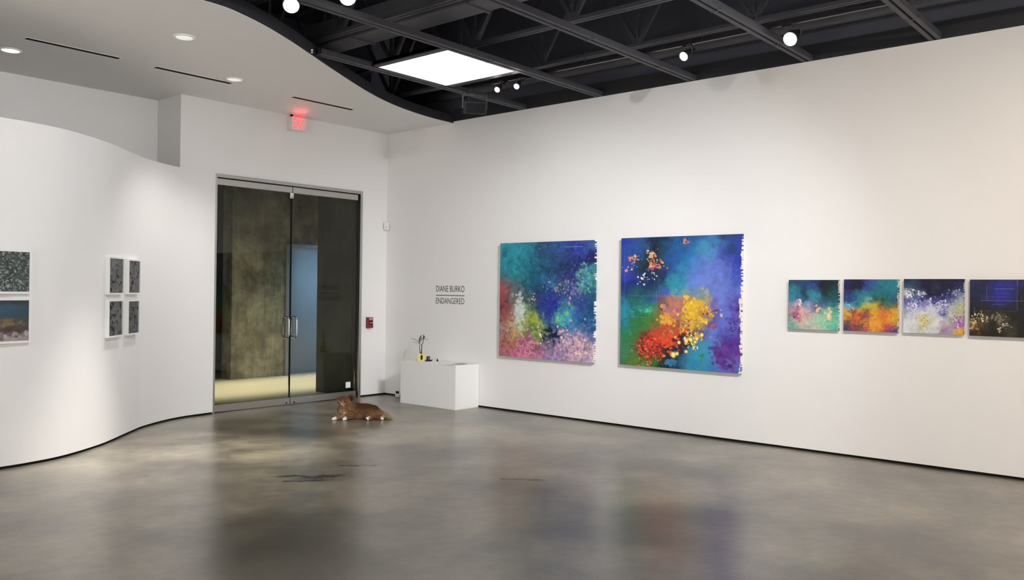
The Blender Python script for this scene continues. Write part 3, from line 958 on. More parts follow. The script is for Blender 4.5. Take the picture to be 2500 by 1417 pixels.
B.blob(.925, .95, .014, .016, s2l('1c1c40'), .8, .2, lace=.1)
B.ragged(.006, .012, .12, .16)
B.ragged(.008, .014, .22, .30)
B.ragged(.004, .014, .36, .46)
B.ragged(.014, .010, .46, .60)
B.ragged(.004, .012, .60, .84)
B.ragged(.008, .012, .93, 1.0)
hang_canvas('large blue painting with an orange and yellow burst', B, 5.576, 2.243, 1.530, 1.500, .052, .62, 4, BIG)

S1 = Canvas(['1c4858 23406c 1f4468 2a3c84 1c2c5c 121c30 102028 103038', '2a7080 2f7080 1f3c54 2a5a78 2a4488 14242c 10282c 143c44', '2f8090 2a6c84 1c3048 2f8898 2f8c9c 12303a 12342f 1a4a50',
             '3a7a94 305c8c 2a6080 2f7c94 2a7084 1c5464 1a4c54 1a505c', '7890a8 c0a0b0 4a7ca0 8a90b0 5a6888 4a5c84 2a6a80 2a707c', 'b89898 b07890 d8b0a8 a898ac 606880 8a9a90 78b090 58a090',
             '807078 985878 d0a0a0 c0a098 a0b8a0 98c0a0 a8c098 60b8a0', '88a8a0 c8a098 c8b0a0 b8c0b0 a0c8b0 90c8a0 80c0a0 60b8a0', '60a090 90b0a0 b8b8a8 b8b8a8 b0b8a8 98c0a0 70b8a0 58b09c'],
            170, 170, 31, .05, .2)
S1.dabs(500, .012, .045, .05, .2, .6)
S1.dabs(300, .008, .028, .06, .3, .7, (0, 1, .45, 1))
S1.cluster(.16, .68, .04, .08, 30, '984a78 b06890 803a60', .012, .03, .7)
S1.cluster(.60, .58, .02, .03, 8, 'f0b890 e8c8a0', .014, .03, .9)
S1.cluster(.82, .70, .02, .05, 12, 'f0c8a0 e8d0a8', .014, .028, .8)
S1.cluster(.24, .47, .02, .04, 12, 'e8c8d0 f0d0c0', .012, .026, .8)
S1.ragged(.0, .02, .0, 1.0)
hang_canvas('small square painting, teal above pink and mint, leftmost of the four', S1, 3.522, 1.750, .507, .502, .050, .55, 5, SMALL)

S2 = Canvas(['20285c 1c1c3c 141838 2a4488 2f5a90 2a7488 287888 288090', '1c1c40 181a30 14183c 2a4088 2a6080 247080 207484 287c8c', '28346c 24507c 247484 2a7080 206c70 247474 1f6c78 246880',
             '243c74 1f4878 2f8088 5aa0a0 1c5c54 18503c 206c70 1f5068', '5a98b0 3a7890 308878 c8b838 c0a830 585838 4a7058 60683c', 'd0a038 8a3c40 d0a038 7a4848 d8a838 d08030 e07830 d8a030',
             'c89038 c06030 b05038 804048 e0a030 d87030 e89830 d8b038', '4a4850 b05838 b06038 d09030 e8a030 e09030 d86838 b88848', '383c5c 803c48 904050 c05050 e09838 d07840 a04460 5a4078'],
            170, 170, 37, .045, .2)
S2.dabs(450, .012, .042, .05, .2, .6)
S2.dabs(260, .01, .03, .06, .3, .7, (0, 1, .55, 1))
S2.cluster(.10, .53, .04, .03, 14, '8ac8d8 58a8c0', .012, .028, .7)
S2.cluster(.32, .91, .05, .02, 10, '2a5a30 386a38', .012, .026, .8)
S2.line(.12, .61, .62, .60, .002, '6a5a20', .5)
S2.ragged(.005, .02, .0, 1.0)
hang_canvas('small square painting, teal above bright orange and yellow', S2, 2.961, 1.756, .507, .506, .050, .7, 6, SMALL)

S3 = Canvas(['182c44 24405c 14183c 16162c 1c2438 14142c 16163c 1c1c40', '38506c 30485c 14163c 14142c 28304a 141428 141638 2a2c5c', 'b0b4c8 4a5c80 6a70a0 14143c 141438 14144c 3a3c70 8088b0',
             '404880 8a8cb8 2a2c78 3a3c88 3a3c84 1c1c6c 7078a8 a0a8a8', '6a6cb0 b0b0d4 7a7cc0 c0c0d8 c8c8e0 9090c4 a8a8b8 b8bc98', 'a8acc8 c8c8d8 d0d0dc d0d4dc c8ccd8 4a48a0 c8ccc8 a8ac78',
             'c8ccd4 d0d4d8 d0cca0 d0d0b8 d4d8d8 d0d0d0 a8a8a0 b898b8', 'd8d8e0 d4d8d8 d0c888 c8c8b8 d8d8d8 b8a0b8 a888b0 9a60a0', 'd8dce0 c8ccd0 c0c4b4 d0d4d4 c8c8cc 9a80a0 b0a0a8 d8a848'],
            180, 180, 41, .05, .2)
S3.dabs(350, .012, .04, .05, .18, .5)
S3.dabs(500, .006, .020, .06, .3, .8, (0, 1, .2, .65))
S3.cluster(.12, .27, .06, .04, 60, 'e0e0ec c8c8d8 f0f0f4', .006, .016)
S3.cluster(.30, .28, .05, .02, 34, 'e0e4f0 b0b8d0', .005, .014)
S3.cluster(.20, .48, .07, .05, 70, 'd8d8f4 b8b8e8 f0f0ff 5a5ab0', .006, .016)
S3.cluster(.66, .46, .06, .04, 70, 'd8d8f4 e8e8f8 8080c8 2a2a80', .006, .016)
S3.cluster(.46, .42, .015, .04, 16, 'e8e8f8 c0c0e0', .006, .016)
S3.cluster(.88, .24, .05, .03, 30, 'a0a8d0 6a74a8 c8d0e0', .006, .016, .8)
S3.cluster(.36, .75, .04, .05, 40, 'd8c058 e0d090 a89848', .008, .02, .7)
S3.cluster(.90, .74, .04, .05, 40, '9a68a8 7a3a88 d8c0d8', .008, .02, .8)
S3.cluster(.92, .94, .03, .03, 16, 'e0b048 d8a040', .016, .034, .7)
S3.line(0, .99, .23, .99, .006, 'f8f8f8', .9)
hang_canvas('small square painting, dark indigo above white foam', S3, 2.403, 1.760, .511, .506, .050, .35, 7, SMALL)

S4 = Canvas(['20244c 20264a 23286c 262a80 282c78 24285c 222860', '1e2244 1e2248 24286c 262890 24287c 1e2028 1c2044', '1c2040 20244c 262a74 2c2c9c 26287c 1c1c22 1c1e34',
             '1c1e34 1e2030 20244c 242870 20243c 1c1c20 1c1c22', '18181c 20201e 1c1c1a 24241e 1e1e1a 1a1a1a 1a1a1a', '2a2418 4a4230 201c14 4c4434 1e1c16 1a1a18 181818',
             '6a5030 403820 18140e 342e20 3a342a 1a1a16 181816', '302414 241c12 1c1812 1e1a12 3c382c 1a1812 161614'], 180, 180, 43, .045, .25)
S4.dabs(350, .012, .04, .05, .2, .5)
S4.cluster(.17, .66, .05, .045, 44, 'e8e0b8 c8b888 8a7a50 30281a', .006, .018)
S4.cluster(.06, .80, .05, .05, 60, 'b89058 8a6838 d8c8a0', .006, .018, .8)
S4.cluster(.44, .68, .05, .05, 50, '7a7060 58503c 948a78', .008, .022, .7)
S4.cluster(.56, .80, .03, .03, 24, '8a8470 c0b8a0', .006, .016, .8)
S4.cluster(.47, .88, .015, .02, 16, 'e0d8c0 a89c80', .006, .014)
for (a, b, c_, d, al) in ((.42, .10, .68, .10, .6), (.40, .165, .68, .165, .9), (.20, .30, .62, .30, .7), (.18, .37, .98, .37, .6), (.40, .24, .62, .24, .4), (.36, .435, .55, .435, .45),
                          (.08, .545, .72, .545, .5), (.08, .49, .08, .55, .6), (.20, .26, .20, .54, .5), (.27, .12, .27, .37, .4), (.735, 0, .735, .10, .9), (.735, .1, .735, .54, .4),
                          (.80, .26, .80, .36, .8), (.80, .0, .80, .5, .25), (.12, .60, .14, .75, .5), (.14, .75, .22, .82, .5)):
    S4.line(a, b, c_, d, .002, 'b8b8c8', al * .65)
hang_canvas('small square painting, near-black indigo with ruled lines, cut by the right picture edge', S4, 1.841, 1.755, .507, .506, .050, .3, 8, SMALL)


# ------------------------------------------------------------------ framed photographs on the curved wall
def lichen(n, m, seed, base, dark, light, st=1.0, cells=6):
    r = np.random.default_rng(seed)
    a = fbm(n, m, cells, 5, r, .7)
    b = fbm(n, m, int(cells * 1.6), 4, r, .7)
    e = fbm(n, m, int(cells * 2.2), 4, r, .75)
    base, dark, light = (np.array(s2l(x)) for x in (base, dark, light))
    img = np.ones((n, m, 1)) * base * (1 + .5 * a[..., None])
    kd = np.clip((b - .14) * 9, 0, 1)[..., None] * st
    kl = np.clip((e - .10) * 9, 0, 1)[..., None] * st
    img = img * (1 - kl) + light * (1 + .3 * a[..., None]) * kl
    img = img * (1 - kd) + dark * kd
    return np.clip(img, 0, 1)


def framed(label, img, P, t, wd, ht, dep, bar, group, name='framed_photograph'):
    """P bottom left corner on the wall, t unit direction along the wall to the right"""
    T = Vector((t[0], t[1], 0)).normalized()
    Nn = Vector((T.y, -T.x, 0))
    Z = Vector((0, 0, 1))
    o = thing(name, label, 'framed photograph', P, 0, group)
    ctr = lambda a, b, d: T * a + Z * b + Nn * d
    mb = MB()
    mb.obox(ctr(wd / 2, bar / 2, dep / 2), T, Nn, Z, wd, dep, bar)
    mb.obox(ctr(wd / 2, ht - bar / 2, dep / 2), T, Nn, Z, wd, dep, bar)
    mb.obox(ctr(bar / 2, ht / 2, dep / 2), T, Nn, Z, bar, dep, ht - 2 * bar)
    mb.obox(ctr(wd - bar / 2, ht / 2, dep / 2), T, Nn, Z, bar, dep, ht - 2 * bar)
    mb.build('frame', M['frame'], o)
    MB().obox(ctr(wd / 2, ht / 2, dep * .66), T, Nn, Z, wd - 2 * bar, .004, ht - 2 * bar).build('backing', M['frame'], o)
    p0 = ctr(bar, ht - bar, dep * .66 + .003)
    grid_object('print', img, p0, T * (wd - 2 * bar), Z * -(ht - 2 * bar), M['photo'], o, (0, 0, 0))
    MB().obox(ctr(wd / 2, ht / 2, dep * .86), T, Nn, Z, wd - 2 * bar, .0015, ht - 2 * bar).build('glazing', M['pic_glass'], o)
    return o


GQ = 'set of four grey photographs on the curved wall'
t1, t2 = (0.7143, 0.6999), (0.705, 0.709)
q1, q2 = (3.779, 8.612), (4.140, 8.967)
framed('upper left of the four grey lichen photographs in white frames', lichen(120, 110, 5, 'b4b3b7', '3a3638', 'cfced4'), (*q1, 1.512), t1, .385, .382, .042, .016, GQ)
framed('upper right of the four grey lichen photographs in white frames', lichen(120, 110, 6, 'b8b7bc', '3c393c', 'cccbd2'), (*q2, 1.512), t2, .355, .376, .042, .016, GQ)
framed('lower left of the four grey lichen photographs in white frames', lichen(120, 110, 7, 'b2b2b7', '3d3b40', 'cacbd0'), (*q1, 1.076), t1, .375, .382, .042, .016, GQ)
framed('lower right of the four grey lichen photographs in white frames', lichen(120, 110, 8, 'a4a4a9', '302e30', 'b8babd'), (*q2, 1.076), t2, .340, .376, .042, .016, GQ)
GP = 'pair of colour photographs at the left edge'
tb = (0.985, 0.170)
pb = (2.905 - .985 * .58, 8.128 - .170 * .58)
framed('dark green foliage-like photograph in a white frame, upper of the pair at left', lichen(130, 180, 9, '3c4a48', '1c2422', '98a8a4', 1, 16), (*pb, 1.520), tb, .58, .385, .042, .019, GP)
Wt = Canvas(['16303c 18323f 1a3442 1a3442 18303e', '1c5068 205a74 205a74 1e546c 1a4860', '1f5a72 24627a 205a74 1c4f68 1a4660', '2a5a68 2a6070 20526a 1c4a60 204458',
             '5a6a68 5a665c 6a5f48 5a5648 3a4448', '6a6458 5a5044 4a3f34 54463a 4a4238', '8a8078 7a6e66 4c4036 4a4038 6a5e56', 'b0a8a4 9c928c a89c98 7a6e6a 8a7e7a', 'a8a0a0 b0a4a4 988c8c b8acac a89ca0'],
            130, 180, 51, .03, .25)
Wt.dabs(300, .01, .04, .03, .2, .5)
Wt.cluster(.30, .56, .2, .03, 26, '6a5c44 54462f 3c3428', .04, .09, .9)
Wt.cluster(.72, .60, .11, .05, 34, '7a6848 8a7850 4a3e30', .03, .08, .9)
Wt.cluster(.78, .72, .12, .04, 24, '4a3a34 5a463e 3a2e2a', .04, .09, .9)
Wt.cluster(.5, .9, .3, .05, 60, 'b8a8a8 9c8c8c c8bcbc 6e5e5e', .02, .06, .9)
framed('blue water and rocks photograph in a white frame, lower of the pair at left', Wt.img, (*pb, 1.090), tb, .58, .392, .042, .019, GP)

# ------------------------------------------------------------------ plinth and what stands on it
ZP = 0.592
tag(MB().box(8.078, XR - .004, 7.902, 8.990, 0.0, ZP).build('plinth', M['plinth'], None, .002), 'low white box plinth against the right wall by the corner', 'plinth')

pl = thing('potted_plant', 'small leggy plant in a yellow cube pot on the plinth', 'potted plant', (8.245, 8.745, ZP), -0.78)
cu = bpy.data.curves.new('pot_front', 'CURVE')
cu.dimensions = '2D'
cu.fill_mode = 'BOTH'
cu.extrude = 0.004


def poly(pts):
    s = cu.splines.new('POLY')
    s.points.add(len(pts) - 1)
    for q, p in zip(s.points, pts):
        q.co = (*p, 0, 1)
    s.use_cyclic_u = True


hw, hh = .047, .108
poly([(-hw, 0), (hw, 0), (hw, hh), (-hw, hh)])
poly([(.004 + .017 * math.cos(2 * PI * k / 28), .055 + .038 * math.sin(2 * PI * k / 28)) for k in range(28)])
tmp = bpy.data.objects.new('tmp', cu)
COL.objects.link(tmp)
pf = bpy.data.meshes.new_from_object(tmp.evaluated_get(bpy.context.evaluated_depsgraph_get()))
bpy.data.objects.remove(tmp)
for v in pf.vertices:
    v.co = Vector((v.co.x, -hw + .004 - v.co.z, v.co.y))
pv = [tuple(v.co) for v in pf.vertices]
pq = [tuple(p.vertices) for p in pf.polygons]
mb = MB()
mb._add(pv, pq)
mb.box(-hw, -hw + .008, -hw + .008, hw, 0, hh).box(hw - .008, hw, -hw + .008, hw, 0, hh).box(-hw, hw, hw - .008, hw, 0, hh).box(-hw, hw, -hw + .008, hw, 0, .008)
pot = mb.build('pot', M['yellow'], pl)
MB().box(-hw + .008, hw - .008, -hw + .022, hw - .008, .008, hh - .012).build('soil', M['soil'], pl)


def pxz(cx, cz, y=0.0):
    return Vector(((cx - 512) / 1060.0, y, hh + (490 - cz) / 1060.0))


MB().tube([pxz(512, 505), pxz(514, 430), pxz(516, 350), pxz(532, 335), pxz(538, 275), pxz(542, 215)], [.0075, .007, .006, .005, .0045, .003], 8).build('stem', M['stem'], pl)
MB().tube([pxz(506, 500, .01), pxz(490, 462, .012), pxz(482, 420, .012), pxz(480, 372, .012), pxz(498, 352, .012)], [.006, .005, .0045, .004, .003], 8).build('stem', M['stem'], pl)


def leafmesh(pts, wd, tilt):
    P = [Vector(p) for p in catmull([tuple(p) for p in pts], 5)]
    mb = MB()
    k = len(P)
    vs, fs = [], []
    for i, p in enumerate(P):
        d = (P[min(i + 1, k - 1)] - P[max(i - 1, 0)]).normalized()
        s = d.cross(Vector(tilt)).normalized()
        nrm = s.cross(d)
        ww = wd * math.sin(PI * min(.98, (i + .6) / k)) ** .8
        vs += [p - s * ww + nrm * ww * .35, p - nrm * .0012, p + s * ww + nrm * ww * .35, p + nrm * .0012]
    for i in range(k - 1):
        a, b = 4 * i, 4 * i + 4
        fs += [(a, b, b + 1, a + 1), (a + 1, b + 1, b + 2, a + 2), (a + 2, b + 2, b + 3, a + 3), (a + 3, b + 3, b, a)]
    mb._add(vs, fs, True)
    return mb


for pts, wd, tilt in (((pxz(490, 355, .01), pxz(445, 300, .0), pxz(345, 262, -.01)), .0075, (0, -.5, 1)),
                      ((pxz(500, 352, .01), pxz(470, 338), pxz(430, 330, -.02)), .0060, (0, -.4, 1)),
                      ((pxz(440, 333, -.02), pxz(410, 322, -.03), pxz(382, 319, -.04)), .0050, (0, -.5, 1)),
                      ((pxz(484, 340, .01), pxz(484, 275, .015), pxz(510, 215, .02)), .0125, (0, -1, .1)),
                      ((pxz(500, 310, .02), pxz(515, 270, .03), pxz(530, 255, .03)), .0060, (0, -1, .4)),
                      ((pxz(541, 278), pxz(575, 272, -.01), pxz(612, 288, -.02)), .0055, (0, -.5, 1)),
                      ((pxz(540, 290), pxz(543, 245, -.004), pxz(541, 205, -.006)), .0110, (0, -1, .1)),
                      ((pxz(545, 265), pxz(557, 245, .01), pxz(566, 235, .01)), .0050, (0, -1, .3))):
    leafmesh(pts, wd, tilt).build('leaf', M['leaf'], pl)

ch = thing('card_holder', 'small black card stand on the plinth beside the yellow pot', 'card holder', (8.35, 8.71, ZP), -0.86)
MB().box(-.038, .052, -.016, .030, 0, .014).build('base', M['black'], ch, .002)
MB().obox((-.005, .012, .036), (1, 0, 0), (0, .94, -.34), (0, .34, .94), .050, .006, .056).build('back_plate', M['black'], ch, .001)
MB().obox((.003, .006, .034), (1, 0, 0), (0, .94, -.34), (0, .34, .94), .018, .0015, .026).build('business_card', M['print_grey'], ch)
bc = thing('binder_clip', 'black binder clip standing on the plinth, right of the card stand', 'binder clip', (8.405, 8.585, ZP), -0.86)
MB()._add([(-.014, -.02, 0), (.014, -.02, 0), (.003, -.02, .034), (-.003, -.02, .034), (-.014, .02, 0), (.014, .02, 0), (.003, .02, .034), (-.003, .02, .034)],
          [(0, 1, 2, 3), (7, 6, 5, 4), (0, 4, 5, 1), (1, 5, 6, 2), (2, 6, 7, 3), (3, 7, 4, 0)]).build('clip_body', M['black'], bc, .001)
MB().tube([(-.004, -.006, .030), (-.006, -.006, .048), (-.006, .006, .048), (-.004, .006, .030)], .0012, 6).build('wire_handle', M['chrome'], bc)
pn = thing('pen', 'black pen lying along the front of the card stand', 'pen', (8.27, 8.66, ZP + .0052), -0.86)
MB().tube([(-.072, 0, 0), (-.066, 0, 0), (.055, .0, 0), (.066, 0, 0)], [.001, .0045, .005, .0045], 10).build('barrel', M['black'], pn)
MB().box(.030, .066, -.0015, .0015, .0046, .0064).build('pocket_clip', M['black_steel'], pn)


def sheet(label, x, y, rz, sx, sy, marks, group, z=ZP):
    t = thing('printed_sheet', label, 'paper', (x, y, z), rz, group)
    MB().box(-sx / 2, sx / 2, -sy / 2, sy / 2, .0004, .0016).build('page', M['paper'], t)
    mb = MB()
    for (a, b, c_, d) in marks:
        mb.box(-sx / 2 + a * sx, -sx / 2 + c_ * sx, -sy / 2 + b * sy, -sy / 2 + d * sy, .0016, .0019)
    mb.build('print', M['print_grey'], t)
    return t


rg = random.Random(4)
para = lambda x0, x1, y0, y1, k: [(x0, y0 + (y1 - y0) * i / k, x0 + (x1 - x0) * (.7 + .3 * rg.random()), y0 + (y1 - y0) * (i + .4) / k) for i in range(k)]
GS = 'printed sheets on the plinth'
sheet('printed sheet on the plinth with a grey photograph, nearest its front right corner', 8.22, 8.03, -1.50, .216, .30, [(.1, .55, .9, .93)] + para(.1, .9, .08, .46, 8), GS)
sheet('printed sheet of small text on the plinth, against the wall', 8.425, 8.08, -1.62, .216, .16, para(.1, .9, .1, .9, 7), GS, ZP + .0001)
sheet('small printed card on the plinth, midway along its front', 8.17, 8.30, -1.45, .09, .055, [(.1, .3, .75, .62)], GS)

dv = thing('floor_device', 'small white device with a dark screen leaning by the plinth', 'device', (8.445, 9.455, 0), -0.50)
tl_ = 0.42
Y_, Z_ = (0, math.cos(tl_), -math.sin(tl_)), (0, math.sin(tl_), math.cos(tl_))
ct = Vector((0, 0, 0)) + Vector(Z_) * .046 + Vector(Y_) * .010 + Vector((0, 0, .007))
MB().obox(ct, (1, 0, 0), Y_, Z_, .066, .018, .092).build('case', M['white_plastic'], dv, .003)
MB().obox(ct + Vector(Z_) * .021 - Vector(Y_) * .0095, (1, 0, 0), Y_, Z_, .050, .002, .040).build('screen', M['black'], dv, .0008)
for k in (-1, 0, 1):
    MB().obox(ct - Vector(Z_) * .022 - Vector(Y_) * .0095 + Vector((k * .017, 0, 0)), (1, 0, 0), Y_, Z_, .011, .003, .008).build('button', M['print_grey'], dv, .001)

# ------------------------------------------------------------------ white ceiling fittings
GD, GL = 'round recessed downlights in the white ceiling', 'linear slots in the white ceiling'


def downlight(label, x, y, lens, power, cone):
    t = thing('downlight', label, 'downlight', (x, y, ZC), 0, GD)
    MB().lathe((0, 0, 0), (0, 0, -1), [(.105, 0), (.105, .004), (.095, .012), (.084, .012), (.080, .004)], 32).build('trim_ring', M['frame'], t)
    MB().lathe((0, 0, -.0062), (0, 0, -1), [(.079, 0), (.076, .003), (.04, .004)], 28).build('lens', lens, t)
    spot('downlight_lamp', (x, y, ZC - .03), (x, y, 0), power, NEUT, cone, 0.8, .05)
    return t


downlight('brightest recessed downlight, at the far left of the white ceiling', 3.159, 9.40, M['down_bright'], 60, 110)
downlight('dim recessed downlight nearest the viewer, between the left slot and the wavy edge', 4.033, 7.58, M['down_lens'], 900, 45)
downlight('dim recessed downlight at the right end of the middle slot', 5.210, 8.655, M['down_lens'], 130, 96)


def slot(label, x0, x1, y):
    t = thing('slot_diffuser', label, 'ceiling slot', ((x0 + x1) / 2, y, ZC), 0, GL)
    MB().box(x0 - (x0 + x1) / 2, x1 - (x0 + x1) / 2, -.036, .036, -.003, -.0005).build('opening', M['reveal'], t)
    fr_ = MB()
    h = (x1 - x0) / 2
    fr_.box(-h - .004, h + .004, -.040, -.036, -.004, 0).box(-h - .004, h + .004, .036, .040, -.004, 0).box(-h - .004, -h, -.036, .036, -.004, 0).box(h, h + .004, -.036, .036, -.004, 0)
    fr_.build('flange', M['ceil'], t)


slot('black linear ceiling slot farthest left, by the bright downlight', 3.096, 3.990, 8.83)
slot('black linear ceiling slot in the middle, between two downlights', 4.391, 5.296, 8.87)
slot('black linear ceiling slot farthest right, above the exit sign', 6.141, 7.075, 8.878)

# ------------------------------------------------------------------ black ceiling void
ZB = 3.992
GB = 'double channel beams under the black ceiling'


def beam(label, y, x0):
    t = thing('ceiling_beam', label, 'beam', (0, y, ZB), 0, GB)
    for s in (-1, 1):
        yy = s * .033
        mb = MB().box(x0, XR - .006, yy - .021, yy + .021, .052, .056).box(x0, XR - .006, yy - .021, yy - .017, .004, .052).box(x0, XR - .006, yy + .017, yy + .021, .004, .052)
        mb.box(x0, XR - .006, yy - .021, yy + .021, 0, .004)
        mb.build('channel', M['black_steel'], t)
    MB().box(x0, XR - .006, -.0125, .0125, .030, .034).build('spacer_web', M['reveal'], t)
    for xx in (XR - .75, XR - 2.0):
        MB().tube([(xx, -.058, .03), (xx, -.056, -.006), (xx, .056, -.006), (xx, .058, .03)], .003, 6).build('strap', M['duct'], t)
    return t


beam('black double beam along the far edge of the lit ceiling panel', 7.160, 5.26)
beam('black double beam along the near edge of the lit ceiling panel', 5.955, -2.2)
beam('black double beam meeting the wall above the large orange-burst painting', 4.690, -2.2)
beam('black double beam meeting the wall above the leftmost small painting', 3.370, -2.2)
beam('black double beam meeting the wall above the indigo and foam painting', 2.165, -2.2)
mb = MB()
lp = thing('light_panel', 'square glowing white panel in the black ceiling', 'light panel', (6.50, 6.545, 3.995))
c = Vector(lp.location)
MB().box(5.987, 7.016, 6.022, 7.078, 4.002, 4.006).build('diffuser', M['panel'], lp, 0, c)
MB().box(5.915, 5.985, 6.01, 7.10, 3.998, 4.05).box(7.018, 7.090, 6.01, 7.10, 3.998, 4.05).box(5.915, 7.09, 7.080, 7.104, 3.998, 4.05).box(5.915, 7.09, 6.008, 6.020, 3.998, 4.05).box(5.915, 7.09, 6.01, 7.10, 4.012, 4.05).build('frame', M['black_steel'], lp, 0, c)

GT = 'open-web roof trusses in the black ceiling'


def truss(label, x, ynode, z0=4.22, z1=5.22):
    t = thing('roof_truss', label, 'truss', (x, 0, 0), 0, GT)
    MB().box(-.045, -.008, -4.5, 9.6, z0, z0 + .035).box(.008, .045, -4.5, 9.6, z0, z0 + .035).build('bottom_chord', M['black_steel'], t)
    MB().box(-.045, .045, -4.5, 9.6, z1, z1 + .05).build('top_chord', M['black_steel'], t)
    y = ynode
    while y - 1.32 > 1.6:
        y -= 1.32
    while y < 9.4:
        b = Vector((0, y, z0 + .02))
        for dy in (-.62, .62):
            if y + dy < 9.6:
                e = Vector((0, y + dy, z1))
                d = (e - b)
                ln = d.length
                d.normalize()
                MB().obox((b + e) / 2, (1, 0, 0), d.cross(Vector((1, 0, 0))), d, .035, .045, ln).build('web_bar', M['black_steel'], t)
        MB().obox((0, y, (z0 + z1) / 2), (1, 0, 0), (0, 1, 0), (0, 0, 1), .03, .03, z1 - z0).build('web_bar', M['black_steel'], t)
        y += 1.32
    return t


truss('black open-web truss nearest the right wall', 7.72, 6.22)
truss('black open-web truss above the right side of the lit panel', 6.62, 4.94)
truss('black open-web truss just left of the lit panel', 5.45, 5.71)
truss('black open-web truss nearest the wavy white ceiling edge', 4.35, 5.2)

du_ = thing('air_duct', 'flat black duct running past the left side of the lit panel', 'duct', (5.69, 4, 4.22))
c = Vector(du_.location)
MB().box(5.57, 5.862, -4.4, 9.3, 4.22, 4.48).build('duct_body', M['duct'], du_, .004, c)
for y in (5.35, 7.0):
    MB().box(5.555, 5.877, y, y + .03, 4.205, 4.495).build('joint_flange', M['duct'], du_, 0, c)
tr_ = thing('lighting_track', 'thin black lighting track parallel to the painting wall', 'lighting track', (7.46, 3.5, 4.045))
c = Vector(tr_.location)
MB().box(7.443, 7.477, -2.0, 6.75, 4.052, 4.085).build('rail', plain('black_track_enamel', (.03, .03, .033), .22, var=.1), tr_, .002, c)
for y in (.3, 1.6, 4.0, 5.4):
    MB().tube([(7.46, y, 4.085), (7.46, y, 4.22)], .005, 8).build('hanger', M['black_steel'], tr_, 0, c)
cd = thing('conduit', 'dark conduit with box fittings right of the big near spotlights', 'conduit', (5.95, 5.0, 4.3))
c = Vector(cd.location)
MB().tube([(5.98, -3, 4.40), (5.98, 6.3, 4.40)], .012, 8).build('pipe', M['black_steel'], cd, 0, c)
for y in (6.05, 5.72, 5.38, 5.25):
    MB().box(5.93, 6.03, y - .05, y + .05, 4.32, 4.42).build('junction_box', M['black'], cd, .004, c)
tag(MB().tube([(8.36, -4.4, 4.33), (8.36, 9.3, 4.33)], .07, 16).build('wall_pipe', M['duct'], None), 'fat black pipe along the top of the painting wall', 'pipe')
spk = thing('sprinkler_head', 'tiny pale sprinkler head at the wavy ceiling edge', 'sprinkler', (5.11, 7.085, 3.96))
MB().lathe((0, -.02, .035), (0, 0, -1), [(.012, 0), (.012, .01), (.006, .012), (.005, .03), (.014, .032), (.014, .035)], 12).build('head', M['frame'], spk)

px = thing('black_speaker', 'black boxy speaker hanging from a yoke near the corner', 'speaker', (7.37, 6.95, 3.70), -0.68)
MB().obox((0, 0, .085), (1, 0, 0), (0, .97, .24), (0, -.24, .97), .27, .17, .150).build('cabinet', M['black'], px, .006)
MB().obox((0, -.090, .063), (1, 0, 0), (0, .97, .24), (0, -.24, .97), .23, .006, .115).build('grille', M['reveal'], px, .002)
MB().box(-.150, -.138, -.015, .015, .07, .235).box(.138, .150, -.015, .015, .07, .235).box(-.150, .150, -.015, .015, .225, .235).build('yoke', M['black_steel'], px)
MB().tube([(0, 0, .23), (0, 0, .26), (-.093, .195, .295)], .008, 8).build('hanger', M['black_steel'], px)
MB().tube([(-.04, .05, .15), (-.07, .07, .22), (-.02, .06, .27), (-.06, .04, .34)], .003, 6).build('cable', M['duct'], px)

GK = 'track spotlights under the black ceiling'


def track_head(label, loc, aim, size, power, top, cone=50):
    """loc = centre of the lens; aim = point it is turned to; top = where the stem is fixed"""
    t = thing('track_spotlight', label, 'spotlight', loc, 0, GK)
    L_ = Vector(loc)
    d = (Vector(aim) - L_).normalized()
    MB().lathe(-d * .002, -d, [(size * 1.12, -.010), (size * 1.15, .01), (size * 1.0, .06), (size * .62, .12), (size * .55, .16), (size * .3, .175)], 28).build('housing', M['black'], t)
    MB().lathe(d * .012, d, [(size * .98, -.012), (size, 0), (size * .75, size * .12), (size * .35, size * .18)], 24).build('lens', M['lens'], t)
    s = d.cross(Vector((0, 0, 1))).normalized()
    b = -d * .07
    y1 = b + Vector((0, 0, size * 1.5 + .02))
    yk = MB()
    for q in (-1, 1):
        yk.tube([b + s * q * size * .95, b + s * q * size * 1.25 + Vector((0, 0, .02)), y1 + s * q * size * .5, y1], .005, 8)
    yk.build('yoke', M['black_steel'], t)
    MB().tube([y1, Vector(top) - L_], .006, 8).build('stem', M['black_steel'], t)
    MB().obox(Vector(top) - L_ + Vector((0, 0, -.008)), (1, 0, 0), (0, 1, 0), (0, 0, 1), .034, .09, .016).build('track_adapter', M['black'], t)
    spot('spotlight_lamp', L_ + d * .045, aim, power, NEUT, cone, .9, size * .8)
    return t


track_head('track spotlight with the big glare, above the small paintings', (7.39, 3.08, 3.90), (2.2, 3.5, 0.6), .060, 160, (7.46, 3.14, 4.052))
track_head('track spotlight above the gap between the two large paintings', (7.30, 4.103, 3.90), (2.0, 5.2, 0.4), .042, 110, (7.46, 4.16, 4.052))
track_head('left one of the two small spotlights below the lit panel', (7.25, 6.480, 3.913), (2.6, 5.8, 0.6), .030, 60, (7.46, 6.56, 4.052))
track_head('right one of the two small spotlights below the lit panel', (7.28, 6.215, 3.917), (2.6, 5.0, 0.6), .030, 60, (7.46, 6.20, 4.052))
track_head('large bright spotlight in front of the wavy ceiling edge, left of its twin', (4.03, 5.86, 3.90), (1.6, 2.6, 0.2), .062, 150, (4.12, 5.95, 4.134))
track_head('large bright spotlight at the top picture edge, right of its twin', (4.21, 5.362, 3.905), (2.0, 1.6, 0.2), .062, 150, (4.30, 5.45, 4.134))
tr2 = thing('lighting_track', 'black lighting track carrying the two large near spotlights', 'lighting track', (4.21, 4.0, 4.14))
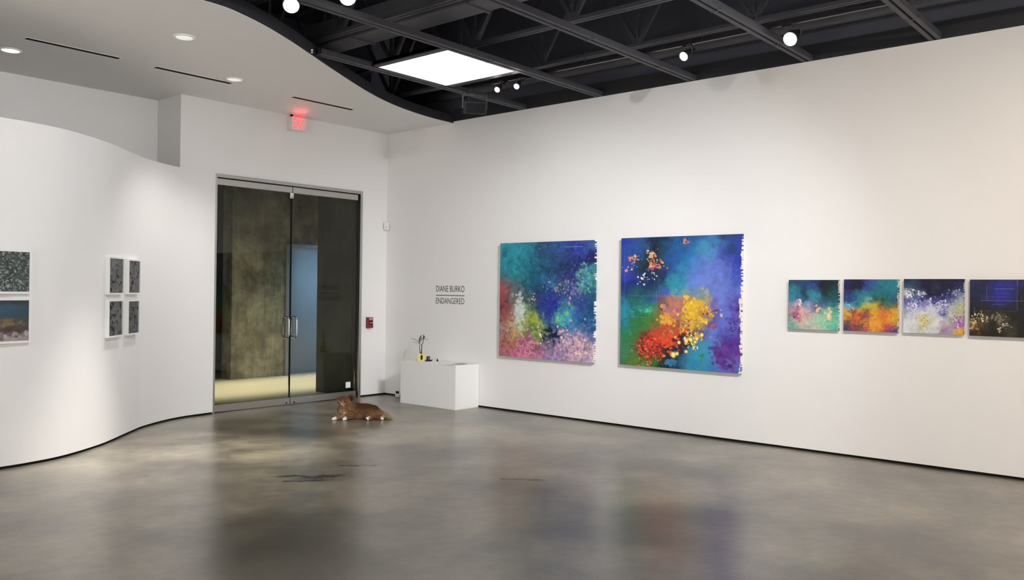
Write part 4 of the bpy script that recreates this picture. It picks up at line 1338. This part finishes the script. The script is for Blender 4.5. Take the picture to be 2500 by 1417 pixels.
MB().box(-.15, .15, -2.5, 2.02, .0, .033).build('rail', M['black_steel'], tr2, .002)


# ------------------------------------------------------------------ dog
def make_dog():
    t = thing('dog', 'fluffy golden-brown dog lying on the floor in front of the doors', 'dog', (6.62, 8.13, 0), math.atan2(-0.7588, 0.6512))
    mb = MB()

    def limb(pts):
        for a, b in zip(pts[:-1], pts[1:]):
            a_, b_ = Vector(a[:3]), Vector(b[:3])
            k = max(2, int((b_ - a_).length / .012))
            for i in range(k + 1):
                s = i / k
                r = a[3] + (b[3] - a[3]) * s
                mb.ball(a_ + (b_ - a_) * s, r, r, r, 12, 8)

    # trunk: deep chest in front, hips on the right, resting on the floor
    limb([(-.165, .105, .112, .080), (-.10, .125, .108, .086), (0.0, .135, .098, .084), (.09, .125, .097, .083), (.165, .110, .090, .077), (.215, .100, .066, .056)])
    limb([(-.195, .075, .120, .062), (-.175, .060, .070, .060)])
    limb([(-.12, .115, .058, .060), (.0, .115, .056, .060), (.10, .105, .054, .058), (.18, .09, .050, .052)])
    # neck, skull, muzzle
    limb([(-.160, .105, .150, .068), (-.178, .095, .200, .060)])
    mb.ball((-.178, .085, .215), .064, .062, .058)
    mb.ball((-.150, .075, .192), .040, .04, .038)
    mb.ball((-.215, .070, .192), .034, .036, .036)
    limb([(-.190, .055, .202, .036), (-.205, .012, .193, .024), (-.211, -.004, .190, .018)])
    limb([(-.188, .045, .172, .028), (-.198, .010, .160, .017), (-.200, .002, .158, .013)])
    # ears
    limb([(-.125, .105, .250, .026), (-.104, .100, .262, .028), (-.092, .092, .248, .020)])
    limb([(-.225, .100, .248, .020), (-.243, .092, .235, .020), (-.247, .082, .212, .014)])
    # front legs laid forward
    limb([(-.195, .090, .070, .045), (-.225, .050, .040, .032), (-.252, -.005, .026, .023), (-.278, -.040, .020, .020), (-.290, -.052, .017, .017)])
    limb([(-.130, .070, .065, .050), (-.105, .030, .036, .034), (-.128, -.005, .028, .025), (-.152, -.028, .020, .020), (-.163, -.038, .016, .017)])
    # hind legs: thigh folded on the ground, shank forward, paws showing
    limb([(.170, .075, .070, .064), (.125, .020, .048, .046), (.150, -.015, .030, .028), (.128, -.035, .024, .021), (.116, -.042, .019, .018)])
    limb([(.215, .080, .050, .048), (.250, .045, .034, .030), (.282, .025, .022, .021), (.296, .015, .018, .017)])
    # tail
    limb([(.235, .115, .060, .034), (.275, .110, .050, .038), (.315, .100, .034, .032), (.350, .090, .020, .018), (.378, .085, .012, .008)])
    raw = mb.build('raw', M['coat'])
    rm = raw.modifiers.new('r', 'REMESH')
    rm.mode = 'VOXEL'
    rm.voxel_size = .0055
    sm = raw.modifiers.new('s', 'SMOOTH')
    sm.factor, sm.iterations = .5, 5
    me = bpy.data.meshes.new_from_object(raw.evaluated_get(bpy.context.evaluated_depsgraph_get()))
    bpy.data.objects.remove(raw)
    me.name = 'body'
    n = len(me.vertices)
    co = np.zeros(n * 3, np.float32)
    me.vertices.foreach_get('co', co)
    co = co.reshape(-1, 3)
    nr = np.zeros(n * 3, np.float32)
    me.vertices.foreach_get('normal', nr)
    nr = nr.reshape(-1, 3)
    low = co[:, 2] < .003
    co[low, 2] = .003
    me.vertices.foreach_set('co', co.reshape(-1))
    rng = np.random.default_rng(9)

    def colour(p):
        x, y, z = p[:, 0], p[:, 1], p[:, 2]
        lin = lambda h: np.array(s2l(h))
        mix = lambda a, b, k: a * (1 - k[:, None]) + b * k[:, None]
        sst = lambda v, a, b: np.clip((v - a) / (b - a), 0, 1) ** 2 * (3 - 2 * np.clip((v - a) / (b - a), 0, 1))
        c_ = np.tile(lin('7a5a3e'), (len(p), 1))
        c_ = mix(c_, lin('523621'), sst(z, .09, .15) * sst(x, -.10, -.03))             # dark saddle
        c_ = mix(c_, lin('8a6c4e'), sst(z, .07, .03) * sst(x, -.12, .0) * sst(-x, -.2, -.1))  # pale belly
        c_ = mix(c_, lin('805a40'), sst(-x, .11, .15) * sst(z, .13, .16))              # head
        c_ = mix(c_, lin('60422e'), sst(z, .225, .25) * sst(-x, .07, .1))              # crown
        c_ = mix(c_, lin('a0825f'), sst(-x, .14, .17) * sst(z, .15, .12) * sst(-y, -.10, -.04))  # chest
        c_ = mix(c_, lin('98825f'), sst(x, .23, .27) * sst(y, .05, .075))              # tail
        muz = np.exp(-(((x + .208) / .026) ** 2 + ((y - .005) / .035) ** 2 + ((z - .182) / .022) ** 2))
        c_ = mix(c_, lin('c4ae98'), np.clip(muz * 1.5, 0, 1))
        ear = np.exp(-(((x + .10) / .022) ** 2 + ((z - .256) / .022) ** 2))
        c_ = mix(c_, lin('3c2820'), np.clip(ear, 0, 1) * .9)
        for (px_, py_, r_) in ((-.284, -.046, .030), (-.158, -.034, .026), (.118, -.041, .022), (.294, .016, .022)):
            d = np.hypot(x - px_, y - py_)
            c_ = mix(c_, lin('f0ece0'), sst(-d, -r_ * 1.25, -r_ * .8) * sst(-z, -.055, -.04))
        pad = np.hypot(x - .112, z - .018) + 4 * np.clip(y + .048, 0, 1)
        c_ = mix(c_, lin('2a1c16'), sst(-pad, -.016, -.010))
        return c_

    def put(me_, cols):
        at = me_.attributes.new('paint', 'FLOAT_COLOR', 'POINT')
        at.data.foreach_set('color', np.concatenate([np.clip(cols, 0, 1), np.ones((len(cols), 1))], 1).reshape(-1).astype(np.float32))

    put(me, colour(co))
    me.materials.clear()
    me.materials.append(M['coat'])
    me.polygons.foreach_set('use_smooth', [True] * len(me.polygons))
    body = bpy.data.objects.new('body', me)
    COL.objects.link(body)
    body.parent = t
    # shaggy coat: tapered tufts lying along the body
    cnt = 15000
    ids = rng.integers(0, n, cnt)
    p, nn = co[ids], nr[ids]
    nose = np.array([-.212, -.005, .190])
    flow = np.tile(np.array([1.0, .1, -.55]), (cnt, 1))
    hd = (p[:, 0] < -.09) & (p[:, 2] > .14)
    flow[hd] = (p[hd] - nose) / (np.linalg.norm(p[hd] - nose, axis=1)[:, None] + 1e-6) + np.array([0, 0, -.25])
    chm = (p[:, 0] < -.10) & (p[:, 2] <= .14)
    flow[chm] = np.array([.1, -.2, -1.0])
    tl2 = p[:, 0] > .235
    flow[tl2] = np.array([1.0, -.1, -.15])
    flow += rng.normal(size=(cnt, 3)) * .35
    flow -= nn * (flow * nn).sum(1)[:, None]
    flow /= np.linalg.norm(flow, axis=1)[:, None] + 1e-6
    ln = .016 + .016 * rng.random(cnt)
    ln[chm] *= 1.25
    ln[tl2] *= 1.7
    dn = np.linalg.norm(p - nose, axis=1)
    ln *= np.clip(dn / .09, .12, 1)
    paw = (p[:, 2] < .042) & ((p[:, 1] < .0) | (p[:, 0] > .262) & (p[:, 1] < .04))
    ln[paw] *= .22
    ln[p[:, 2] < .008] *= .3
    tip = p + nn * (ln * .42)[:, None] + flow * ln[:, None]
    tip[:, 2] = np.maximum(tip[:, 2], .004)
    side = np.cross(flow, nn) * (.0016 + .0016 * rng.random(cnt))[:, None]
    mid = p + nn * (ln * .34)[:, None] + flow * (ln * .45)[:, None]
    mid[:, 2] = np.maximum(mid[:, 2], .004)
    base = p - nn * .002
    vs = np.stack([base - side, base + side, mid + side * .8, mid - side * .8, tip], 1).reshape(-1, 3)
    o5 = np.arange(cnt) * 5
    fm = bpy.data.meshes.new('fur')
    quads = [(a, a + 1, a + 2, a + 3) for a in o5.tolist()] + [(a + 3, a + 2, a + 4) for a in o5.tolist()]
    fm.from_pydata(vs.tolist(), [], quads)
    fc = colour(p) * (1 + .35 * rng.normal(size=cnt))[:, None]
    put(fm, np.repeat(np.clip(fc, .004, .9), 5, axis=0))
    fm.materials.append(M['coat'])
    fur = bpy.data.objects.new('fur', fm)
    COL.objects.link(fur)
    fur.parent = t
    fur['kind'] = 'stuff'
    MB().ball((-.2125, -.022, .196), .0125, .010, .0105).build('nose', M['nose'], t)
    for (x, y, z) in ((-.163, .018, .223), (-.212, .022, .222)):
        e = MB().ball((x, y, z), .0078, .0070, .0074).build('eye', M['eye'], t)
        e['label'] = 'dark half-closed eye'
    MB().ball((-.200, -.0125, .1725), .019, .014, .0085).build('mouth', M['nose'], t)
    MB().ball((-.199, -.019, .1690), .010, .013, .0035).build('tongue', M['tongue'], t)
    ring = [(-.170 + .072 * math.cos(2 * PI * k / 24), .088 + .070 * math.sin(2 * PI * k / 24), .132 - .030 * (-math.sin(2 * PI * k / 24) * .9)) for k in range(24)]
    ring = [(x, y, .135 + (y - .088) * .45) for x, y, z in ring]
    cl = MB().tube(ring, .006, 8, True).build('collar', M['collar'], t)
    MB().lathe((-.166, -.006, .083), (0.1, -1, .15), [(.010, 0), (.010, .003)], 16).build('tag', M['brass'], cl)
    return t


make_dog()
